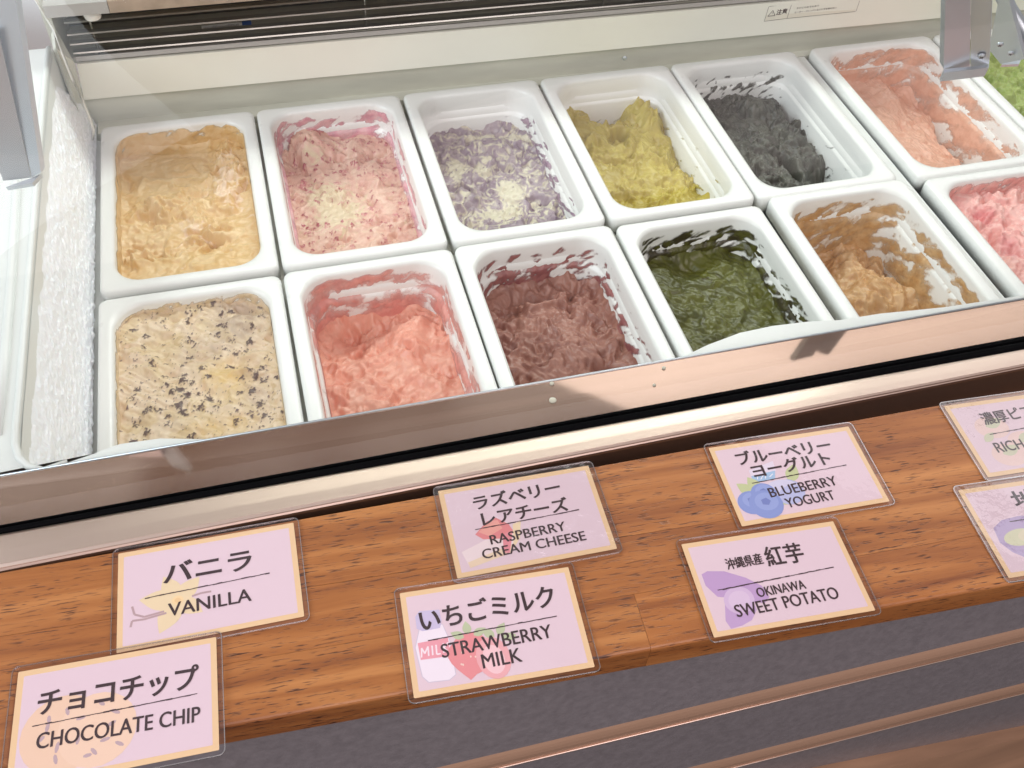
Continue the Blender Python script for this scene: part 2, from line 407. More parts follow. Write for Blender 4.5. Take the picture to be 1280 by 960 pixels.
# rolled lip going down into the well
base = len(V)
for k, (dz, dn) in enumerate(((-.002, .0012), (-.006, .0018), (-.10, .001))):
    for i, p in enumerate(OP):
        a = OP[max(i - 1, 0)]; b = OP[min(i + 1, n - 1)]; t = b - a; t /= np.linalg.norm(t); nn = np.array([-t[1], t[0], 0])
        V.append(p + nn * dn + np.array([0, 0, dz]))
for i in range(n - 1):
    F.append((2 * i, base + i, base + i + 1, 2 * i + 2))
    for k in range(2): F.append((base + k * n + i, base + (k + 1) * n + i, base + (k + 1) * n + i + 1, base + k * n + i + 1))
mesh('flange', V, F, M['liner'], left, smooth=False)
# raised rib along the left of the opening
tube('rib', [P3(u - 1, v, GZ + .001) for u, v in opening[:11]] + [P3(u - 1 * (i < 2), v + .5, GZ + .0006 - .0003 * i) for i, (u, v) in enumerate(opening[11:15])], .0026, M['liner'], left, 10)
# a second soft rib further left
tube('rib', [P3(u, v, GZ) for u, v in ((22, 150), (20, 250), (14, 350), (6, 450), (-4, 545))], .0035, M['liner'], left, 10)
# sloping left wall
V = []; F = []
ys = np.linspace(.03, -.558, 20)
opx = np.array([p[0] for p in OP[:11]]); opy = np.array([p[1] for p in OP[:11]])
for yv in ys:
    xo = np.interp(-yv, -opy, opx)
    for t in np.linspace(0, 1, 7): V.append((xo + .002 + (-.010 - xo - .002) * t, yv, GZ - .004 - (GZ + .012) * t ** .8))
for i in range(len(ys) - 1):
    for k in range(6): a = i * 7 + k; F.append((a, a + 1, a + 8, a + 7))
mesh('sloping_wall', V, F, M['liner'], left, smooth=True)
# well sides below the rims
bm_obj('side_wall', box(-.03, -.02, -.55, .04, -.18, -.02), M['wall'], left)
bm_obj('front_wall', box(-.03, 1.5, -.56, -.545, -.18, .06), M['liner'], left)

# frost on the sloping wall: one uncountable crust
ny, nx = 520, 90
tt = np.linspace(0, 1, nx); yy = np.linspace(.022, -.556, ny)
T, Y = np.meshgrid(tt, yy)
xo = np.interp(-Y, -opy, opx)
xo = xo + .25 * .0 
start = .06 + .05 * fbm(Y * 30, T * 2, 5, 3) + .55 * sstep(-.04, .03, Y) + .0
te = start + (1 - start) * T
edge = .0016 * fbm(Y * 160, T * 0, 9, 3)
Xf = xo + .002 + (-.0085 + edge * T ** 6 - xo - .002) * te
Zf = GZ - .004 - (GZ + .012) * te ** .8
Ar = te * .125
th = .0012 + .0022 * sstep(0, .25, T) + .0017 * fbm(Ar * 90, Y * 90, 3, 4, .6) - .0010 * ridge(Ar * 200, Y * 230, 8, 2)
th = th * sstep(0, .06, T)
# rounded front end
V = np.stack([Xf + th * .6, Y, Zf + th], -1).reshape(-1, 3)
ii = np.arange((ny - 1) * (nx - 1)); r_, c_ = ii // (nx - 1), ii % (nx - 1); a = r_ * nx + c_
F = np.stack([a, a + nx, a + nx + 1, a + 1], -1)
o = np_mesh('frost', V, F, M['frost']); tag(o, 'white frost crust on the sloping left wall beside the tubs', 'frost', kind='stuff')

# cable along the back left corner
o = tube('cable', [P3(u, v, z) for u, v, z in ((40, -8, .16), (52, 12, .13), (66, 36, .11), (78, 66, .09), (90, 98, .07), (103, 126, .05), (113, 150, .02), (117, 163, .01), (116, 174, -.002))], .0013, M['wire'], None, 8)
tag(o, 'thin white cable running down the back left corner of the case', 'cable')
# side cheek between cable and panel
V = [P3(66, 30, .10), P3(93, 78, .066), P3(105, 125, .02), P3(120, 160, -.01), P3(110, 172, -.01), P3(92, 120, .05), P3(70, 60, .09)]
bm = bmesh.new(); vv = [bm.verts.new(tuple(p)) for p in V]; bm.faces.new(vv)
r = bmesh.ops.extrude_face_region(bm, geom=bm.faces[:]); bmesh.ops.translate(bm, verts=[v for v in r['geom'] if isinstance(v, bmesh.types.BMVert)], vec=(-.004, .004, -.004))
bm_obj('corner_cheek', bm, M['wall'], back)

# ---- polished ledge, gasket, bar
led0 = empty('steel_ledge_trim', (0, 0, 0)); tag(led0, kind='structure')
lg0, lg1 = P3(0, 597, .0965), P3(1280, 375, .0965)
L0, L1 = onl(lg0, lg1, -.45), onl(lg0, lg1, 1.3)
tube('ledge_highlight', [L0 + [0, .0004, .0012], L1 + [0, .0004, .0012]], .0009, M['steel'], led0, 8)  # thin tube added as the white highlight along the back of the ledge
g0, g1 = P3(0, 654, .1), P3(1280, 418, .1)
G0, G1 = onl(g0, g1, -.45), onl(g0, g1, 1.3)
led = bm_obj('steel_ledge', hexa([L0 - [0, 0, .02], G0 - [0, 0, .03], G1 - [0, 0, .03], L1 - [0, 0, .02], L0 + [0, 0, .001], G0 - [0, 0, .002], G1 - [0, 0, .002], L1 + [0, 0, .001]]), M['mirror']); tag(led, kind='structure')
for u, v, r_ in ((690, 479, .0016), (691, 500, .0026), (830, 459.5, .0014), (818, 481, .0012)):
    p = P3(u, v, .0985)
    o = lathe('water_spot', [(r_, -.0012), (r_, 0), (r_ * .7, .0004), (r_ * .2, .0006)], p, (0, 0, 1), M['spot'], None, 16)
    tag(o, {690: 'small pale round spot on the polished ledge, nearest the tubs of the middle pair', 691: 'largest pale round spot on the polished ledge', 830: 'small pale spot on the ledge, far right of the largest spot, beside its back edge', 818: 'faint tiny spot on the ledge right of the largest spot, near the gasket'}[u], 'spot', 'pale spots on the polished ledge')
k0, k1 = P3(0, 668, .1), P3(1280, 437, .1)
K0, K1 = onl(k0, k1, -.45), onl(k0, k1, 1.3)
secs = []
for A, B_ in ((G0, K0), (G1, K1)):
    d = B_ - A; s = []
    for t, z in ((.18, -.02), (.18, .0), (.24, .0008), (.36, .0007), (.42, -.003), (.50, -.003), (.55, .0012), (.68, .0020), (.88, .0014), (1, .0), (1, -.012)):
        s.append(A + d * t + np.array([0, 0, z]))
    secs.append(s)
o = bm_obj('rubber_gasket', sweep(secs), M['rubber']); tag(o, 'long black rubber gasket between the polished ledge and the satin bar', 'gasket')
bL, bR = P3(0, 712, .103), P3(1280, 458, .103)
secs = []
for x in (-.45, 1.3):
    A = onl(k0, k1, x); E = onl(bL, bR, x); z = .1002
    s_ = [np.array([x, A[1] - .0003, .06]), np.array([x, A[1] - .0003, z])]
    for f, dz in ((.08, .0014), (.5, .0026), (.86, .0028), (.94, .0020), (.985, .0004), (1.0, -.0018)):
        s_.append(np.array([x, A[1] + (E[1] - A[1]) * f, z + dz]))
    s_ += [np.array([x, E[1] + .001, .06])]
    secs.append(s_)
o = bm_obj('metal_bar', sweep(secs), M['bar']); tag(o, 'long satin metal bar between the gasket and the wooden shelf', 'bar')
o = bm_obj('gap_filler', box(-.45, 1.3, -.70, -.585, .055, .068), M['shadow']); tag(o, kind='structure')  # brown strip put in for the shade between bar and shelf

# ------------------------------------------------------------------ tubs
#        (half width, half depth, corner radius, z)
RINGS = [(0.0000, 0.0000, .0085, -.017), (0.0000, 0.0000, .0085, -.004), (-0.0006, -0.0006, .0085, -.0016), (-0.0020, -0.0020, .0085, -.0004), (-0.0045, -0.0045, .0085, 0.),
         (-0.0100, -0.0100, .020, 0.), (-0.0115, -0.0115, .024, -.0004), (-0.0130, -0.0130, .0262, -.0016), (-0.0138, -0.0138, .027, -.004),
         (-0.0148, -0.0148, .027, -.016), (-0.0156, -0.0156, .027, -.0275), (-0.0170, -0.0170, .0265, -.0295), (-0.0186, -0.0186, .026, -.0308), (-0.0192, -0.0192, .026, -.033),
         (-0.0215, -0.0215, .025, -.065), (-0.0238, -0.0238, .024, -.088), (-0.0255, -0.0255, .022, -.0945), (-0.0285, -0.0285, .020, -.0985), (-0.0330, -0.0330, .018, -.1)]
ZT = np.array([r[3] for r in RINGS[8:]])[::-1]; IT = np.array([-r[0] for r in RINGS[8:]])[::-1]; RT = np.array([r[2] for r in RINGS[8:]])[::-1]
def ring(a, b, r, z, nc=9, ns=5):
    pts = []
    for cx, cy, a0 in ((a - r, b - r, 0), (-a + r, b - r, 90), (-a + r, -b + r, 180), (a - r, -b + r, 270)):
        for k in range(nc):
            t = math.radians(a0 + 90 * k / (nc - 1)); pts.append((cx + r * math.cos(t), cy + r * math.sin(t), z))
    out = []
    for i, p in enumerate(pts):
        out.append(p)
        if i % nc == nc - 1:
            q = pts[(i + 1) % len(pts)]
            for k in range(1, ns): out.append(tuple(p[j] + (q[j] - p[j]) * k / ns for j in range(3)))
    return out
def make_tub(w, d):
    secs = [ring(w / 2 + r[0], d / 2 + r[1], r[2], r[3]) for r in RINGS]
    # outer skin of the body
    lo = [ring(w / 2 - .0145, d / 2 - .0145, .024, -.017), ring(w / 2 - .0165, d / 2 - .0165, .024, -.028), ring(w / 2 - .024, d / 2 - .024, .022, -.102)]
    bm = sweep(lo[::-1] + secs, caps=False)
    bm.verts.ensure_lookup_table(); n = len(secs[0])
    bm.faces.new([bm.verts[i] for i in range(n)][::-1]); N = len(bm.verts); bm.faces.new([bm.verts[N - n + i] for i in range(n)])
    bmesh.ops.recalc_face_normals(bm, faces=bm.faces)
    me = bpy.data.meshes.new('ice_cream_tub'); bm.to_mesh(me); bm.free(); me.shade_smooth(); me.materials.append(M['tub'])
    return me

def srgb(c): return np.array(lin(c))
def blobs(X, Y, spec, zl, loc, ang):
    """sum of soft bumps given where the photograph shows them; returns metres"""
    h = np.zeros_like(X)
    for (u, v, rx, ry, amp) in spec:
        p = atz(u, v, zl) - np.array([loc[0], loc[1], 0])
        x, y = p[0], p[1]
        q = ((X - x) / (rx * .001)) ** 2 + ((Y - y) / (ry * .001)) ** 2
        h += amp * .001 * np.exp(-q ** 1.3)
    return h

def make_ice(S, tub, w, d):
    """the ice cream of one tub: bulk height field that clings to the tub walls plus a child with the wall smears"""
    seed = S['seed']; loc = tub.location
    step = .00080
    a0, b0 = w / 2 - .0138, d / 2 - .0138
    nx, ny = int(2 * a0 / step), int(2 * b0 / step)
    s = np.linspace(-1, 1, nx); t = np.linspace(-1, 1, ny); Sg, Tg = np.meshgrid(s, t)
    X, Y = Sg * a0, Tg * b0
    mm = 1000.
    x, y = X * mm, Y * mm
    zl = S['level'] * .001
    H = zl + S.get('tx', 0) * .001 * Sg + S.get('ty', 0) * .001 * Tg
    H = H + blobs(X, Y, S.get('blobs', []), S.get('bz', S['level']) * .001, loc, 0)
    # soft large relief
    wx = fbm(x / 26, y / 26, seed + 40, 3); wy = fbm(x / 26, y / 26, seed + 50, 3)
    H = H + .0013 * S.get('soft', 3) * fbm(x / 34 + wx * .6, y / 34 + wy * .6, seed, 3)
    # torn, crumbly relief with small cliffs, masked
    rm = sstep(-.22, .30, fbm(x / 30, y / 30, seed + 60, 3) + S.get('rbias', 0))
    if 'rough_at' in S:
        e = blobs(X, Y, [(u, v, rx, ry, 1000) for u, v, rx, ry in S['rough_at']], zl, loc, 0); rm = np.clip(rm * .15 + e * rm + e * .45, 0, 1)
    if 'smooth_at' in S:
        e = blobs(X, Y, [(u, v, rx, ry, 1000) for u, v, rx, ry in S['smooth_at']], zl, loc, 0); rm = rm * np.clip(1 - e, 0, 1)
    sc = S.get('tear', 16.) * 1.4
    n1 = fbm(x / sc + wx * .9, y / sc + wy * .9, seed + 70, 3, .42)
    k = 3.1; q = n1 * k + .5 * fbm(x / 7, y / 7, seed + 71, 3, .6); fr = q - np.floor(q); terr = (np.floor(q) + sstep(.25, .8, fr)) / k
    n2 = -ridge(x / 12 + n1 * .5, y / 12 + wx, seed + 80, 2)
    n3 = fbm(x / 2.6, y / 2.6, seed + 90, 3, .6)
    A = S.get('rough', 3.2) * .0012
    big = fbm(x / 30 + wx * .8, y / 30 + wy * .8, seed + 75, 2)
    H = H + A * rm * (1.1 * big + .95 * terr + .34 * n2) + .00022 * n3
    # spatula streaks
    an = math.radians(S.get('sdir', 30)); xr = x * math.cos(an) + y * math.sin(an); yr = -x * math.sin(an) + y * math.cos(an)
    st = fbm(xr / 34 + wx * .5, yr / 3.6 + wy * 1.2, seed + 100, 3)
    stq = st * 3; st2 = (np.floor(stq) + sstep(.6, .95, stq - np.floor(stq))) / 3
    H = H + .001 * S.get('streak', .7) * (.4 * st + .8 * st2) * (1 - .6 * rm)
    # cling up the walls
    e = np.minimum((1 - np.abs(Sg)) * a0, (1 - np.abs(Tg)) * b0) * mm
    H = H + .001 * np.exp(-e / 2.6) * (S.get('cling', 2.5) + 2.4 * fbm(x / 14, y / 14, seed + 110, 2))
    kb = np.array([.06, .24, .40, .24, .06])
    for _ in range(1):
        Hp = np.pad(H, 2, mode='edge'); Hp = sum(kb[q_] * Hp[q_:q_ + ny, :] for q_ in range(5)); H = sum(kb[q_] * Hp[:, q_:q_ + nx] for q_ in range(5))
    H = np.minimum(H, -.0035)
    fl = -.1
    if 'film' in S:
        ff = fbm(x / 20 + wx, y / 15 + wy, seed + 145, 4) + S['film']
        H = np.maximum(H, fl + .001 * np.clip(ff * 3.2, -1, 2.4) + .0004 * n3)
    keep = H > fl + .0002
    Hc = np.maximum(H, fl + .00015)
    inset = np.interp(Hc, ZT, IT) - .0138; rad = np.interp(Hc, ZT, RT)
    ah, bh = a0 - inset, b0 - inset
    Xp, Yp = Sg * (ah + .0004), Tg * (bh + .0004)
    cx, cy = ah - rad, bh - rad
    dx, dy = np.abs(Xp) - cx, np.abs(Yp) - cy
    corner = (dx > 0) & (dy > 0); L = np.hypot(dx, dy); f = np.where(corner & (L > rad), rad / np.maximum(L, 1e-9), 1)
    Xp = np.where(corner, np.sign(Xp) * (cx + dx * f), Xp); Yp = np.where(corner, np.sign(Yp) * (cy + dy * f), Yp)
    V = np.stack([Xp, Yp, Hc], -1).reshape(-1, 3)
    ii = np.arange((ny - 1) * (nx - 1)); r_, c_ = ii // (nx - 1), ii % (nx - 1); a = r_ * nx + c_
    F = np.stack([a, a + 1, a + nx + 1, a + nx], -1)
    kf = keep.ravel()[F].any(1); outside = (corner & (L > rad * 1.06)).ravel()[F].all(1)
    F = F[kf & ~outside]
    # pigment
    C = [srgb(c) for c in S['cols']]
    m1 = sstep(-.35, .35, fbm(x / 22 + wx, y / 22 + wy, seed + 120, 4))[..., None]
    col = C[0] * (1 - m1) + C[1] * m1
    if len(C) > 2:
        sw = fbm(x / 10 + wx * 2.2, y / 10 + wy * 2.2, seed + 130, 5, .62) + S.get('swbias', 0)
        if 'patch' in S:
            sw = sw * .8 + blobs(X, Y, [(u, v, rx, ry, 1000 * am) for u, v, rx, ry, am in S['patch']], zl, loc, 0)
        m2 = sstep(-.02, S.get('swsoft', .2), sw)[..., None]; col = col * (1 - m2) + C[2] * m2
    if 'tint_at' in S:
        for (u, v, rx, ry, am, c) in S['tint_at']:
            e_ = np.clip(blobs(X, Y, [(u, v, rx, ry, 1000)], zl, loc, 0) * (1 + .8 * fbm(x / 9, y / 9, seed + 140, 4)) * am, 0, 1)[..., None]; col = col * (1 - e_) + srgb(c) * e_
    if 'chips' in S:
        for (cell, rr, dens, c) in S['chips']:
            dd, rid = worley(x / cell + .35 * fbm(x / 3, y / 3, seed + 5, 2), y / cell + .35 * fbm(x / 3 + 40, y / 3, seed + 6, 2), seed + 7 + int(cell * 10))
            m_ = (sstep(rr * 1.05, rr * .7, dd / (0.35 + rid * 1.2)) * (rid < dens + .25 * fbm(x / 30, y / 30, seed + 9, 2)))[..., None]
            col = col * (1 - m_ * .88) + srgb(c) * m_ * .88
            V.reshape(ny, nx, 3)[..., 2] += .0010 * m_[..., 0]
    col = np.clip(col * (1 + .05 * n3[..., None]), 0, 1)
    ice = np_mesh('ice_cream', V, F, M['ice'], None, col.reshape(-1, 3)); ice.location = loc
    tag(ice, S['label'], 'ice cream', 'ice creams in the display freezer')
    # smears up the walls (built on the real wall surface)
    sm = S.get('smear')
    if sm:
        zs = np.arange(-.004, -.0965, -.0009); per = 2 * (2 * a0 + 2 * b0)
        base = ring(1, 1, .2, 0)
        nu = 620
        def walls(z):
            ins = np.interp(z, ZT, IT) - .0138; rr = np.interp(z, ZT, RT); pts = np.array(ring(a0 - ins, b0 - ins, rr, z, 16, 24))
            return pts
        rings = np.array([walls(z) for z in zs])                # nz, npts, 3
        npt = rings.shape[1]
        ref = rings[0]; seg = np.linalg.norm(np.roll(ref, -1, 0) - ref, axis=1); cum = np.concatenate([[0], np.cumsum(seg)])
        uu = np.linspace(0, cum[-1], nu, endpoint=False)
        j = np.clip(np.searchsorted(cum, uu, side='right') - 1, 0, npt - 1); f = ((uu - cum[j]) / seg[j])[None, :, None]
        Pm = rings[:, j] * (1 - f) + rings[:, (j + 1) % npt] * f
        tu = np.roll(Pm, -1, 1) - np.roll(Pm, 1, 1); tz = np.gradient(Pm, axis=0)
        nrm = np.cross(tu, tz); nrm /= np.linalg.norm(nrm, axis=-1, keepdims=True)
        mid = -Pm.copy(); mid[..., 2] = 0; sg = np.sign((nrm * mid).sum(-1, keepdims=True)); nrm *= np.where(sg == 0, 1, sg)
        U, Z = np.meshgrid(uu * mm, zs * mm)
        px_, py_ = Pm[..., 0] / a0, Pm[..., 1] / b0
        back_, right_, left_, front_ = sstep(.80, .95, py_), sstep(.72, .92, px_), sstep(.72, .92, -px_), sstep(.8, .95, -py_)
        dens = sm.get('back', 0) * back_ + sm.get('right', 0) * right_ * (1 - back_) + sm.get('left', 0) * left_ * (1 - back_) + sm.get('front', 0) * front_ * (1 - left_) * (1 - right_)
        # density fades towards the rim
        top = sm.get('top', -8.); dens = dens - 1.4 * sstep(top - 6, top + 3, Z + 5 * fbm(U / 18, Z / 18, seed + 11, 2))
        sx, sz = sm.get('sx', 9.), sm.get('sz', 9.); sh = sm.get('shear', .6)
        nn = fbm((U + sh * Z) / sx, Z / sz + .4 * fbm(U / 14, Z / 14, seed + 12, 3), seed + 13, 3, .5)
        fine = fbm(U / 3, Z / 3, seed + 14, 3)
        thick = nn * .8 + dens - 1 + .07 * fine + .35 * np.exp(-((Z - sm.get('lev', S['level'])) / 14.) ** 2)
        tk = np.clip(thick, 0, .5) * .001 * sm.get('thick', 2.2) * (1 + .5 * fine)
        Vs = Pm + nrm * (tk[..., None] + .00008)
        nz = len(zs); kk = thick > -.10
        ii = np.arange((nz - 1) * nu); r_, c_ = ii // nu, ii % nu; a = r_ * nu + c_; b_ = r_ * nu + (c_ + 1) % nu
        Fs = np.stack([a, a + nu, b_ + nu, b_], -1)
        kf = kk.ravel()[Fs].any(1); Fs = Fs[kf]
        if len(Fs):
            cs = [srgb(c) for c in sm.get('cols', S['cols'][:2])]
            m_ = sstep(-.3, .3, fbm(U / 12, Z / 12, seed + 15, 3))[..., None]
            cc = cs[0] * (1 - m_) + cs[1] * m_
            cc = np.concatenate([np.broadcast_to(cc, thick.shape + (3,)), (sstep(-.10, .26, thick) * (1 - .3 * sm.get('thin', .5) * sstep(.6, .2, thick)))[..., None]], -1)
            tag(np_mesh('smear', Vs.reshape(-1, 3), Fs, M['smear'], ice, cc.reshape(-1, 4)), kind='stuff')
    return ice

def put_tub(x0, x1, y1, y0, label, z=0., rz=0.):
    me = make_tub(x1 - x0, y1 - y0)
    o = bpy.data.objects.new('ice_cream_tub', me); COL.objects.link(o)
    o.location = ((x0 + x1) / 2, (y0 + y1) / 2, z)
    tag(o, label, 'tub', 'white tubs set in the display freezer')
    return o

